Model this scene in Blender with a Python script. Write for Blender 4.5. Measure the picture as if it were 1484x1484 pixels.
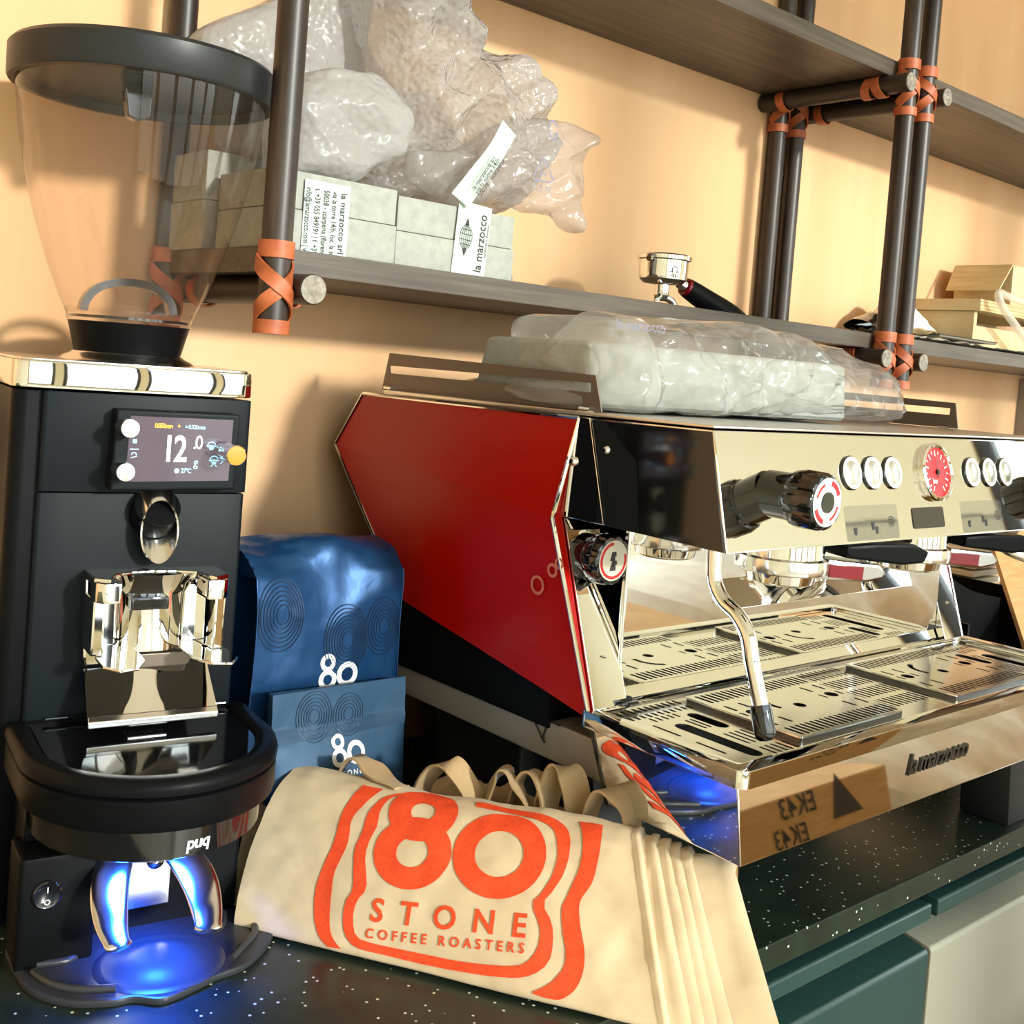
import bpy, bmesh, math, random
import numpy as np
from mathutils import Matrix, Vector, noise
random.seed(4)
sc = bpy.context.scene
for o in list(bpy.data.objects):
    bpy.data.objects.remove(o)
COL = sc.collection

# ------------------------------------------------------------------ camera
cam_d = bpy.data.cameras.new('camera')
cam_d.sensor_width = 36.0
cam_d.lens = 39.75
cam_d.shift_y = -0.1020
cam_d.clip_start = 0.02
cam = bpy.data.objects.new('camera', cam_d)
COL.objects.link(cam)
cam.matrix_world = Matrix(((0.75079, -0.03515, -0.65961, -0.74581),
                           (-0.65600, 0.07725, -0.75080, -1.20000),
                           (0.07735, 0.99639, 0.03494, 1.40567),
                           (0, 0, 0, 1)))
sc.camera = cam

# ------------------------------------------------------------------ world, sun, exposure
w = bpy.data.worlds.new('sky')
sc.world = w
w.use_nodes = True
nt = w.node_tree
nt.nodes.clear()
w_out = nt.nodes.new('ShaderNodeOutputWorld')
w_bg = nt.nodes.new('ShaderNodeBackground')
w_bg.inputs[1].default_value = 3.0
w_tc = nt.nodes.new('ShaderNodeTexCoord')
w_sep = nt.nodes.new('ShaderNodeSeparateXYZ')
w_ramp = nt.nodes.new('ShaderNodeValToRGB')
w_ramp.color_ramp.elements[0].position = 0.47
w_ramp.color_ramp.elements[0].color = (0.40, 0.37, 0.33, 1)
w_ramp.color_ramp.elements[1].position = 0.62
w_ramp.color_ramp.elements[1].color = (0.78, 0.90, 1.0, 1)
e_mid = w_ramp.color_ramp.elements.new(0.51)
e_mid.color = (1.0, 0.97, 0.92, 1)
w_map = nt.nodes.new('ShaderNodeMath')
w_map.operation = 'MULTIPLY_ADD'
w_map.inputs[1].default_value = 0.5
w_map.inputs[2].default_value = 0.5
nt.links.new(w_tc.outputs['Generated'], w_sep.inputs[0])
nt.links.new(w_sep.outputs['Z'], w_map.inputs[0])
nt.links.new(w_map.outputs[0], w_ramp.inputs[0])
nt.links.new(w_ramp.outputs[0], w_bg.inputs[0])
nt.links.new(w_bg.outputs[0], w_out.inputs[0])

sun_d = bpy.data.lights.new('sun', 'SUN')
sun_d.energy = 2.2
sun_d.angle = math.radians(4)
sun_d.color = (1.0, 0.95, 0.86)
sun = bpy.data.objects.new('sun', sun_d)
COL.objects.link(sun)
sun.location = (-1, -8, 4)
sun.rotation_euler = Vector((-0.16, 0.95, -0.25)).to_track_quat('-Z', 'Y').to_euler()

sc.view_settings.view_transform = 'Standard'
sc.view_settings.look = 'None'
sc.view_settings.gamma = 1.0
sc.view_settings.use_curve_mapping = False
sc.view_settings.exposure = 0.9
sc.cycles.max_bounces = 10
sc.cycles.transparent_max_bounces = 16
sc.cycles.caustics_reflective = False
sc.cycles.caustics_refractive = False
sc.cycles.sample_clamp_indirect = 8.0
sc.cycles.use_denoising = True

# daylight portals in the shopfront and the glazed side door openings (they only guide the sky light in)
WIN_X = [(-2.35, -1.25), (-1.13, -0.03), (0.09, 1.19), (1.31, 2.41), (2.53, 3.63)]
WIN_Z = (0.08, 3.15)
Y_FRONT = -4.4
for a, b in WIN_X:
    ld = bpy.data.lights.new('window_portal', 'AREA')
    ld.shape = 'RECTANGLE'
    ld.size = b - a
    ld.size_y = WIN_Z[1] - WIN_Z[0]
    ld.cycles.is_portal = True
    lo = bpy.data.objects.new('window_portal', ld)
    COL.objects.link(lo)
    lo.location = ((a + b) / 2, Y_FRONT + 0.02, sum(WIN_Z) / 2)
    lo.rotation_euler = (math.radians(90), 0, 0)

DOOR_Y, DOOR_Z, X_RIGHT = (-2.20, -1.20), 2.5, 3.9
ld = bpy.data.lights.new('door_portal', 'AREA')
ld.shape = 'RECTANGLE'
ld.size = DOOR_Z
ld.size_y = DOOR_Y[1] - DOOR_Y[0]
ld.cycles.is_portal = True
lo = bpy.data.objects.new('door_portal', ld)
COL.objects.link(lo)
lo.location = (X_RIGHT - 0.02, sum(DOOR_Y) / 2, DOOR_Z / 2)
lo.rotation_euler = (0, math.radians(90), 0)

# ------------------------------------------------------------------ materials
def new_mat(name):
    m = bpy.data.materials.new(name)
    m.use_nodes = True
    b = m.node_tree.nodes['Principled BSDF']
    return m, m.node_tree, b

def lin(r, g, b):
    f = lambda c: (c / 255 / 12.92) if c / 255 <= 0.04045 else ((c / 255 + 0.055) / 1.055) ** 2.4
    return (f(r), f(g), f(b), 1)

def plain(name, col, rough=0.5, metal=0.0, spec=0.5, coat=0.0, alpha=1.0, emit=None, sheen=0.0):
    m, t, b = new_mat(name)
    b.inputs['Base Color'].default_value = col
    b.inputs['Roughness'].default_value = rough
    b.inputs['Metallic'].default_value = metal
    b.inputs['Specular IOR Level'].default_value = spec
    b.inputs['Coat Weight'].default_value = coat
    b.inputs['Coat Roughness'].default_value = 0.06
    b.inputs['Alpha'].default_value = alpha
    b.inputs['Sheen Weight'].default_value = sheen
    if emit:
        b.inputs['Emission Color'].default_value = emit[0]
        b.inputs['Emission Strength'].default_value = emit[1]
    return m

def tex_noise(t, scale, detail=4, rough=0.55, mapping=None, coord='Object', dist=0.0):
    tc = t.nodes.new('ShaderNodeTexCoord')
    n = t.nodes.new('ShaderNodeTexNoise')
    n.inputs['Scale'].default_value = scale
    n.inputs['Detail'].default_value = detail
    n.inputs['Roughness'].default_value = rough
    n.inputs['Distortion'].default_value = dist
    if mapping:
        mp = t.nodes.new('ShaderNodeMapping')
        mp.inputs['Scale'].default_value = mapping
        t.links.new(tc.outputs[coord], mp.inputs[0])
        t.links.new(mp.outputs[0], n.inputs['Vector'])
    else:
        t.links.new(tc.outputs[coord], n.inputs['Vector'])
    return n

def ramp(t, src, stops):
    r = t.nodes.new('ShaderNodeValToRGB')
    els = r.color_ramp.elements
    els[0].position, els[0].color = stops[0]
    els[1].position, els[1].color = stops[-1]
    for p, c in stops[1:-1]:
        e = els.new(p)
        e.color = c
    t.links.new(src, r.inputs[0])
    return r

def bump(t, b, src, strength, dist):
    bp = t.nodes.new('ShaderNodeBump')
    bp.inputs['Strength'].default_value = strength
    bp.inputs['Distance'].default_value = dist
    t.links.new(src, bp.inputs['Height'])
    t.links.new(bp.outputs[0], b.inputs['Normal'])
    return bp

def mottled(name, stops, scale, rough=0.6, mapping=None, bstr=0.0, bdist=0.001, metal=0.0, spec=0.5, detail=4, coat=0.0, sheen=0.0, dist=0.0):
    m, t, b = new_mat(name)
    n = tex_noise(t, scale, detail, mapping=mapping, dist=dist)
    r = ramp(t, n.outputs['Fac'], stops)
    t.links.new(r.outputs[0], b.inputs['Base Color'])
    b.inputs['Roughness'].default_value = rough
    b.inputs['Metallic'].default_value = metal
    b.inputs['Specular IOR Level'].default_value = spec
    b.inputs['Coat Weight'].default_value = coat
    b.inputs['Sheen Weight'].default_value = sheen
    if bstr:
        bump(t, b, n.outputs['Fac'], bstr, bdist)
    return m

M = {}
M['wall'] = mottled('peach_plaster', [(0.3, lin(222, 172, 126)), (0.55, lin(230, 184, 138)), (0.75, lin(238, 194, 150))], 1.0, 0.75, mapping=(7, 7, 1.1), bstr=0.05, bdist=0.002)
M['room'] = plain('cream_paint', lin(242, 236, 208), 0.8)
M['ceil'] = plain('ceiling_white', lin(250, 248, 240), 0.85)
M['floor'] = mottled('pale_screed', [(0.3, lin(206, 192, 166)), (0.7, lin(228, 214, 188))], 3.0, 0.5)
M['oak'] = mottled('dark_oak', [(0.25, lin(24, 16, 12)), (0.5, lin(44, 32, 26)), (0.72, lin(74, 60, 50))], 9.0, 0.4, mapping=(9, 9, 0.7), bstr=0.12, bdist=0.0006, detail=7)
M['oak_x'] = mottled('dark_oak_board', [(0.25, lin(58, 49, 41)), (0.5, lin(82, 72, 62)), (0.75, lin(106, 95, 82))], 9.0, 0.45, mapping=(0.5, 10, 14), bstr=0.12, bdist=0.0006, detail=7)
M['oak_y'] = mottled('dark_oak_rod', [(0.25, lin(24, 17, 13)), (0.5, lin(42, 32, 27)), (0.75, lin(66, 54, 46))], 9.0, 0.5, mapping=(9, 0.7, 9), bstr=0.12, bdist=0.0006, detail=7)
M['oak_end'] = mottled('oak_end_grain', [(0.35, lin(112, 104, 92)), (0.65, lin(160, 152, 138))], 160.0, 0.6)
M['leather'] = mottled('tan_leather', [(0.3, lin(158, 78, 40)), (0.7, lin(196, 106, 62))], 60, 0.5, bstr=0.1, bdist=0.0004)
M['leather_edge'] = plain('raw_leather_edge', lin(228, 180, 140), 0.8)
M['chrome'] = plain('polished_steel', (0.86, 0.85, 0.82, 1), 0.025, 1.0)
M['chrome_soft'] = plain('satin_steel', (0.80, 0.79, 0.77, 1), 0.16, 1.0)
M['steel'] = plain('brushed_steel', (0.66, 0.64, 0.60, 1), 0.3, 1.0)
M['warm_grey'] = plain('warm_grey_steel', lin(122, 110, 98), 0.45, 0.6)
M['grate'] = plain('grate_steel', (0.88, 0.86, 0.80, 1), 0.14, 1.0)
M['black'] = plain('black_powder_coat', (0.005, 0.0055, 0.006, 1), 0.36, 0.0, 0.08)
M['black_face'] = plain('black_satin_face', (0.008, 0.011, 0.014, 1), 0.42, 0.0, 0.10)
M['black_gloss'] = plain('black_gloss_plastic', (0.006, 0.006, 0.007, 1), 0.07, 0.0, 0.6, 0.4)
M['black_rubber'] = plain('black_rubber', (0.012, 0.012, 0.012, 1), 0.6)
M['void'] = plain('dark_cavity', (0.004, 0.004, 0.004, 1), 0.8)
M['lid'] = plain('dark_grey_rim', (0.020, 0.021, 0.022, 1), 0.36, 0.0, 0.3)
M['red'] = mottled('red_satin_paint', [(0.3, lin(164, 8, 0)), (0.7, lin(182, 12, 0))], 400, 0.3, metal=0.0, spec=0.3)
M['red_badge'] = plain('red_badge', lin(128, 2, 18), 0.2)
M['red_print'] = plain('red_print', lin(214, 34, 40), 0.5)
M['pink_mark'] = plain('pale_pink', lin(206, 120, 106), 0.5)
M['white_print'] = plain('white_print', lin(250, 250, 248), 0.5)
M['black_print'] = plain('black_print', lin(44, 42, 40), 0.6)
M['grey_print'] = plain('grey_print', lin(126, 124, 150), 0.6)
M['gold_print'] = plain('gold_print', lin(196, 160, 70), 0.6)
M['orange_print'] = mottled('orange_ink', [(0.3, lin(226, 66, 22)), (0.7, lin(240, 80, 30))], 300, 0.75)
M['orange'] = plain('orange_cap', lin(255, 140, 8), 0.4)
M['white'] = plain('white_plastic', lin(240, 240, 236), 0.35)
M['ivory'] = plain('ivory_disc', lin(226, 220, 196), 0.35)
M['foam'] = mottled('white_foam', [(0.3, lin(152, 154, 147)), (0.7, lin(170, 172, 164))], 90, 0.7, bstr=0.25, bdist=0.002)
M['tape'] = plain('pale_tape', lin(192, 206, 198), 0.3)
M['paper'] = mottled('white_paper', [(0.3, lin(226, 222, 212)), (0.7, lin(244, 242, 234))], 20, 0.7)
M['card'] = mottled('cardboard', [(0.3, lin(188, 146, 92)), (0.7, lin(206, 166, 112))], 14, 0.75, mapping=(1, 1, 12))
M['card_pale'] = mottled('pale_board', [(0.3, lin(200, 176, 130)), (0.7, lin(222, 200, 156))], 14, 0.7, mapping=(12, 1, 1))
M['canvas'] = None
M['teal'] = plain('teal_lacquer', lin(10, 42, 44), 0.28, 0.0, 0.6)
M['teal_face'] = plain('teal_front', lin(34, 62, 60), 0.34, 0.0, 0.6)
M['reflect_face'] = plain('painted_reflection_front', lin(160, 158, 142), 0.34, 0.1, 0.5)  # teal door with the bright white reflection painted into its colour
M['tube'] = plain('clear_tubing', lin(230, 222, 206), 0.12, alpha=0.5)
M['blue_led'] = plain('blue_lamp', (0.1, 0.3, 1, 1), 0.4, emit=((0.05, 0.3, 1.0, 1), 8.0))

def canvas(name, lo, hi):
    m, t, b = new_mat(name)
    n = tex_noise(t, 18, 5)
    r = ramp(t, n.outputs['Fac'], [(0.3, lo), (0.7, hi)])
    t.links.new(r.outputs[0], b.inputs['Base Color'])
    b.inputs['Roughness'].default_value = 0.85
    b.inputs['Sheen Weight'].default_value = 0.15
    n2 = tex_noise(t, 900, 2)
    bump(t, b, n2.outputs['Fac'], 0.25, 0.0004)
    return m
M['canvas'] = canvas('natural_canvas', lin(204, 180, 144), lin(222, 200, 164))
M['canvas_dark'] = canvas('khaki_canvas', lin(172, 142, 100), lin(198, 168, 124))

def worktop_mat():
    m, t, b = new_mat('speckled_green_quartz')
    tc = t.nodes.new('ShaderNodeTexCoord')
    v = t.nodes.new('ShaderNodeTexVoronoi')
    v.inputs['Scale'].default_value = 120
    t.links.new(tc.outputs['Object'], v.inputs['Vector'])
    r = ramp(t, v.outputs['Distance'], [(0.0, (1, 1, 1, 1)), (0.13, (1, 1, 1, 1)), (0.17, (0, 0, 0, 1))])
    sep = t.nodes.new('ShaderNodeSeparateColor')
    t.links.new(v.outputs['Color'], sep.inputs[0])
    gt = t.nodes.new('ShaderNodeMath')
    gt.operation = 'GREATER_THAN'
    gt.inputs[1].default_value = 0.45
    t.links.new(sep.outputs[0], gt.inputs[0])
    mul = t.nodes.new('ShaderNodeMath')
    mul.operation = 'MULTIPLY'
    t.links.new(r.outputs[0], mul.inputs[0])
    t.links.new(gt.outputs[0], mul.inputs[1])
    n = tex_noise(t, 30, 6)
    base = ramp(t, n.outputs['Fac'], [(0.3, lin(22, 33, 26)), (0.7, lin(36, 48, 38))])
    mix = t.nodes.new('ShaderNodeMix')
    mix.data_type = 'RGBA'
    t.links.new(mul.outputs[0], mix.inputs[0])
    t.links.new(base.outputs[0], mix.inputs[6])
    mix.inputs[7].default_value = lin(214, 222, 200)
    t.links.new(mix.outputs[2], b.inputs['Base Color'])
    b.inputs['Roughness'].default_value = 0.3
    return m
M['quartz'] = worktop_mat()

def clear_mat(name, tint, refl_rough=0.03, body=(1, 1, 1, 1), body_w=0.05, ior=1.45, bstr=0.0, bscale=60, voronoi=False, refl=1.0):
    """thin clear sheet: tinted transparency, some milky body and a Fresnel gloss"""
    m = bpy.data.materials.new(name)
    m.use_nodes = True
    t = m.node_tree
    t.nodes.clear()
    out = t.nodes.new('ShaderNodeOutputMaterial')
    tr = t.nodes.new('ShaderNodeBsdfTransparent')
    tr.inputs[0].default_value = tint
    df = t.nodes.new('ShaderNodeBsdfDiffuse')
    df.inputs[0].default_value = body
    tl = t.nodes.new('ShaderNodeBsdfTranslucent')
    tl.inputs[0].default_value = body
    mb = t.nodes.new('ShaderNodeMixShader')
    mb.inputs[0].default_value = 0.55
    t.links.new(df.outputs[0], mb.inputs[1])
    t.links.new(tl.outputs[0], mb.inputs[2])
    m1 = t.nodes.new('ShaderNodeMixShader')
    m1.inputs[0].default_value = body_w
    t.links.new(tr.outputs[0], m1.inputs[1])
    t.links.new(mb.outputs[0], m1.inputs[2])
    gl = t.nodes.new('ShaderNodeBsdfGlossy')
    gl.inputs['Roughness'].default_value = refl_rough
    fr = t.nodes.new('ShaderNodeFresnel')
    geo = t.nodes.new('ShaderNodeNewGeometry')
    io = t.nodes.new('ShaderNodeMix')
    io.inputs[2].default_value = ior
    io.inputs[3].default_value = 1.0 / ior
    t.links.new(geo.outputs['Backfacing'], io.inputs[0])
    t.links.new(io.outputs[0], fr.inputs[0])
    mu = t.nodes.new('ShaderNodeMath')
    mu.operation = 'MULTIPLY'
    mu.inputs[1].default_value = refl
    t.links.new(fr.outputs[0], mu.inputs[0])
    m2 = t.nodes.new('ShaderNodeMixShader')
    t.links.new(mu.outputs[0], m2.inputs[0])
    t.links.new(m1.outputs[0], m2.inputs[1])
    t.links.new(gl.outputs[0], m2.inputs[2])
    t.links.new(m2.outputs[0], out.inputs[0])
    if bstr:
        tc = t.nodes.new('ShaderNodeTexCoord')
        if voronoi:
            n = t.nodes.new('ShaderNodeTexVoronoi')
            n.feature = 'SMOOTH_F1'
            n.inputs['Scale'].default_value = bscale
            src = n.outputs['Distance']
        else:
            n = t.nodes.new('ShaderNodeTexNoise')
            n.inputs['Scale'].default_value = bscale
            n.inputs['Detail'].default_value = 5
            n.inputs['Distortion'].default_value = 1.2
            src = n.outputs['Fac']
        t.links.new(tc.outputs['Object'], n.inputs['Vector'])
        bp = t.nodes.new('ShaderNodeBump')
        bp.inputs['Strength'].default_value = bstr
        bp.inputs['Distance'].default_value = 0.004
        t.links.new(src, bp.inputs['Height'])
        for sh in (df, gl, fr, tl):
            t.links.new(bp.outputs[0], sh.inputs['Normal'])
    return m
M['hopper'] = clear_mat('smoked_clear_plastic', (0.975, 0.945, 0.92, 1), 0.01, (0.6, 0.52, 0.46, 1), 0.03, 1.45)
M['pane'] = clear_mat('window_glass', (0.94, 0.97, 0.97, 1), 0.0, (1, 1, 1, 1), 0.0, 1.3, refl=0.6)
M['film'] = clear_mat('clear_film', (0.99, 0.99, 0.98, 1), 0.16, (0.98, 0.97, 0.94, 1), 0.24, 1.45, 0.5, 34, refl=0.9)
M['bubble'] = clear_mat('bubble_wrap', (0.99, 0.98, 0.97, 1), 0.18, (0.68, 0.67, 0.67, 1), 0.60, 1.45, 0.8, 150, True, 1.0)
M['bubble_white'] = clear_mat('white_bubble_wrap', (0.9, 0.88, 0.86, 1), 0.3, (0.68, 0.66, 0.65, 1), 0.88, 1.4, 0.5, 130, True)
M['poly'] = clear_mat('printed_poly_bag', (0.99, 0.98, 0.98, 1), 0.14, (0.72, 0.70, 0.68, 1), 0.32, 1.45, 0.6, 40, refl=0.9)

def foil(name, col, rough, metal):
    m, t, b = new_mat(name)
    n = tex_noise(t, 26, 4, dist=1.5)
    r = ramp(t, n.outputs['Fac'], [(0.3, tuple(c * 0.85 for c in col[:3]) + (1,)), (0.7, col)])
    t.links.new(r.outputs[0], b.inputs['Base Color'])
    b.inputs['Roughness'].default_value = rough
    b.inputs['Metallic'].default_value = metal
    n2 = tex_noise(t, 22, 3, dist=0.8)
    bump(t, b, n2.outputs['Fac'], 0.18, 0.004)
    return m
M['foil'] = foil('blue_foil', lin(22, 70, 118), 0.34, 0.45)
M['foil_small'] = foil('dusty_blue_paper', lin(48, 84, 116), 0.5, 0.2)
M['foil_print'] = plain('dark_blue_print', lin(12, 44, 76), 0.4, 0.35)
M['foil_print_small'] = plain('dusky_blue_print', lin(36, 68, 98), 0.5, 0.2)

def screen_mat():
    return plain('lit_screen', lin(70, 62, 70), 0.08, emit=(lin(112, 98, 112), 0.35), coat=0.4)
M['screen'] = screen_mat()
M['screen_white'] = plain('screen_white', (1, 1, 1, 1), 0.4, emit=((0.95, 0.98, 1, 1), 0.9))
M['screen_orange'] = plain('screen_orange', lin(255, 170, 20), 0.4, emit=(lin(255, 160, 10), 0.8))
M['screen_blue'] = plain('screen_blue', lin(150, 210, 240), 0.4, emit=(lin(140, 205, 245), 0.7))

# ------------------------------------------------------------------ mesh helpers
class MB:
    def __init__(s):
        s.v, s.f = [], []
    def add(s, v, f):
        n = len(s.v)
        s.v += [tuple(p) for p in v]
        s.f += [tuple(i + n for i in q) for q in f]
        return s
    def box(s, x0, x1, y0, y1, z0, z1):
        v = [(x, y, z) for x in (x0, x1) for y in (y0, y1) for z in (z0, z1)]
        return s.add(v, [(0, 1, 3, 2), (4, 6, 7, 5), (0, 4, 5, 1), (2, 3, 7, 6), (0, 2, 6, 4), (1, 5, 7, 3)])
    def prism(s, poly, fa, fb):
        """poly of 2-D points; fa/fb map (a, b) to 3-D for the two end faces"""
        n = len(poly)
        v = [fa(*p) for p in poly] + [fb(*p) for p in poly]
        f = [tuple(range(n)), tuple(range(2 * n - 1, n - 1, -1))]
        f += [(i, n + i, n + (i + 1) % n, (i + 1) % n) for i in range(n)]
        return s.add(v, f)
    def prism_x(s, poly, x0, x1):
        return s.prism(poly, lambda a, b: (x0, a, b), lambda a, b: (x1, a, b))
    def prism_y(s, poly, y0, y1):
        return s.prism(poly, lambda a, b: (a, y0, b), lambda a, b: (a, y1, b))
    def prism_z(s, poly, z0, z1):
        return s.prism(poly, lambda a, b: (a, b, z0), lambda a, b: (a, b, z1))
    def rings(s, rings, cap0=True, cap1=True, close=True):
        n = len(rings[0])
        v = [p for r in rings for p in r]
        f = []
        for k in range(len(rings) - 1):
            for i in range(n if close else n - 1):
                j = (i + 1) % n
                f.append((k * n + i, k * n + j, (k + 1) * n + j, (k + 1) * n + i))
        if cap0:
            f.append(tuple(range(n - 1, -1, -1)))
        if cap1:
            f.append(tuple(range((len(rings) - 1) * n, len(rings) * n)))
        return s.add(v, f)
    def lathe(s, prof, c=(0, 0, 0), axis='Z', n=48, cap0=True, cap1=True, rot=None):
        c = Vector(c)
        R = rot if rot else {'Z': Matrix.Identity(3), 'X': Matrix(((0, 0, 1), (1, 0, 0), (0, 1, 0))), 'Y': Matrix(((1, 0, 0), (0, 0, 1), (0, -1, 0)))}[axis]
        rr = [[c + R @ Vector((r * math.cos(2 * math.pi * i / n), r * math.sin(2 * math.pi * i / n), h)) for i in range(n)] for r, h in prof]
        return s.rings(rr, cap0, cap1)
    def cyl(s, a, b, r0, r1=None, n=24):
        a, b = Vector(a), Vector(b)
        r1 = r0 if r1 is None else r1
        q = (b - a).to_track_quat('Z', 'Y').to_matrix()
        L = (b - a).length
        return s.lathe([(r0, 0), (r1, L)], a, n=n, rot=q)
    def tube(s, pts, r, n=14, cap=True):
        pts = [Vector(p) for p in pts]
        rr = []
        prev = None
        for i, p in enumerate(pts):
            t = (pts[min(i + 1, len(pts) - 1)] - pts[max(i - 1, 0)]).normalized()
            if prev is None:
                a = t.orthogonal().normalized()
            else:
                a = (prev - t * prev.dot(t)).normalized()
            prev = a
            b = t.cross(a)
            ri = r[i] if isinstance(r, (list, tuple)) else r
            rr.append([p + (a * math.cos(2 * math.pi * k / n) + b * math.sin(2 * math.pi * k / n)) * ri for k in range(n)])
        return s.rings(rr, cap, cap)
    def ribbon(s, pts, nrm, wid, th):
        """flat strip: pts centre line, nrm outward normals, wid width, th thickness"""
        pts = [Vector(p) for p in pts]
        nrm = [Vector(p).normalized() for p in nrm]
        rr = []
        for i, p in enumerate(pts):
            t = (pts[min(i + 1, len(pts) - 1)] - pts[max(i - 1, 0)]).normalized()
            sd = t.cross(nrm[i]).normalized() * wid / 2
            o = nrm[i] * th
            rr.append([p - sd, p + sd, p + sd + o, p - sd + o])
        return s.rings(rr)
    def grid(s, fn, nu, nv, cu=False, cv=False):
        nU, nV = (nu if cu else nu + 1), (nv if cv else nv + 1)
        v = [fn(i / nu, j / nv) for i in range(nU) for j in range(nV)]
        f = [(i * nV + j, ((i + 1) % nU) * nV + j, ((i + 1) % nU) * nV + (j + 1) % nV, i * nV + (j + 1) % nV)
             for i in range(nu) for j in range(nv)]
        return s.add(v, f)
    def xf(s, mat):
        s.v = [tuple(mat @ Vector(p)) for p in s.v]
        return s

def empty(name, label, cat, loc, rz=0.0, group=None):
    o = bpy.data.objects.new(name, None)
    COL.objects.link(o)
    o.location = loc
    o.rotation_euler = (0, 0, rz)
    o.empty_display_size = 0.05
    o['label'], o['category'] = label, cat
    if group:
        o['group'] = group
    return o

def basis(o):
    m = Matrix.Identity(4)
    while o is not None:
        m = (Matrix.Translation(o.location) @ o.rotation_euler.to_matrix().to_4x4()) @ m
        o = o.parent
    return m

def part(name, mb, mat, parent=None, bevel=0.0, segs=2, smooth=35, local=False, label=None, kind=None, merge=1e-5, origin=None):
    me = bpy.data.meshes.new(name)
    bm = bmesh.new()
    if parent is not None and not local:
        inv = basis(parent).inverted()
        vs = [bm.verts.new(inv @ Vector(p)) for p in mb.v]
    else:
        vs = [bm.verts.new(p) for p in mb.v]
    for q in mb.f:
        try:
            bm.faces.new([vs[i] for i in q])
        except ValueError:
            pass
    if merge:
        bmesh.ops.remove_doubles(bm, verts=bm.verts, dist=merge)
    bmesh.ops.recalc_face_normals(bm, faces=bm.faces)
    flat = bm.faces.layers.int.new('flat')
    if bevel:
        for f in bm.faces:
            f[flat] = int(all(len(e.link_faces) == 2 and e.calc_face_angle(0) > math.radians(30) for e in f.edges))
        es = [e for e in bm.edges if len(e.link_faces) == 2 and e.calc_face_angle(0) > math.radians(30)]
        bmesh.ops.bevel(bm, geom=es, offset=bevel, segments=segs, profile=0.6, affect='EDGES', clamp_overlap=True)
        big = sorted((f.calc_area() for f in bm.faces), reverse=True)
        for f in bm.faces:
            n_ = len(f.verts)
            if f[flat] and f.calc_area() < 0.12 * big[0] and min(e.calc_length() for e in f.edges) < bevel * 1.6:
                f[flat] = 0
    off = Vector((0, 0, 0))
    if parent is None and bm.verts:
        xs = [v.co for v in bm.verts]
        off = Vector(((min(c.x for c in xs) + max(c.x for c in xs)) / 2, (min(c.y for c in xs) + max(c.y for c in xs)) / 2, min(c.z for c in xs)))
        if origin:
            off = Vector(origin)
        for v in bm.verts:
            v.co -= off
    bm.to_mesh(me)
    bm.free()
    me.materials.append(mat)
    if smooth:
        me.shade_smooth()
        me.set_sharp_from_angle(angle=math.radians(smooth))
        at = me.attributes.get('flat')
        if bevel and at:
            for p in me.polygons:
                if at.data[p.index].value:
                    p.use_smooth = False
    o = bpy.data.objects.new(name, me)
    COL.objects.link(o)
    o.location = off
    if parent is not None:
        o.parent = parent
    if label:
        o['label'] = label
    if kind:
        o['kind'] = kind
    return o

def single(name, mb, mat, label, cat, group=None, **k):
    o = part(name, mb, mat, None, **k)
    o['label'], o['category'] = label, cat
    if group:
        o['group'] = group
    return o

def struct(name, mb, mat, parent=None, **k):
    o = part(name, mb, mat, parent, **k)
    if parent is None:
        o['kind'] = 'structure'
    return o

def dup(root, loc, label=None, group=None):
    r = root.copy()
    COL.objects.link(r)
    r.location = loc
    if label:
        r['label'] = label
    if group:
        r['group'] = group
    for ch in list(root.children):
        c = ch.copy()
        COL.objects.link(c)
        c.parent = r
        for g in list(ch.children):
            d = g.copy()
            COL.objects.link(d)
            d.parent = c
    return r

def curve_to_mb(cu):
    o = bpy.data.objects.new('tmp', cu)
    COL.objects.link(o)
    dg = bpy.context.evaluated_depsgraph_get()
    dg.update()
    me = bpy.data.meshes.new_from_object(o.evaluated_get(dg))
    mb = MB().add([v.co[:] for v in me.vertices], [tuple(p.vertices) for p in me.polygons])
    bpy.data.objects.remove(o)
    bpy.data.meshes.remove(me)
    bpy.data.curves.remove(cu)
    return mb

def text_mb(s, size, depth=0.0002, bold=0.0, shear=0.0, spacing=1.0, align='CENTER', flat=False, res=3, line=1.0):
    cu = bpy.data.curves.new('t', 'FONT')
    cu.body = s
    cu.size = size
    cu.extrude = 0.0 if flat else depth
    cu.offset = bold * size
    cu.shear = shear
    cu.space_character = spacing
    cu.space_line = line
    cu.align_x = align
    cu.align_y = 'CENTER'
    cu.resolution_u = res
    return curve_to_mb(cu)

def fill2d(loops, thick):
    """flat plate in the xy plane, first loop the outline, the rest holes; z from -thick to 0"""
    cu = bpy.data.curves.new('c', 'CURVE')
    cu.dimensions = '2D'
    cu.fill_mode = 'BOTH'
    cu.extrude = thick / 2
    for lp in loops:
        sp = cu.splines.new('POLY')
        sp.points.add(len(lp) - 1)
        for p, q in zip(sp.points, lp):
            p.co = (q[0], q[1], 0, 1)
        sp.use_cyclic_u = True
    mb = curve_to_mb(cu)
    mb.v = [(x, y, z - thick / 2) for x, y, z in mb.v]
    return mb

def frame(o, right, up):
    r = Vector(right).normalized()
    u = Vector(up)
    u = (u - r * u.dot(r)).normalized()
    n = r.cross(u)
    return Matrix(((r.x, u.x, n.x, o[0]), (r.y, u.y, n.y, o[1]), (r.z, u.z, n.z, o[2]), (0, 0, 0, 1)))

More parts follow.
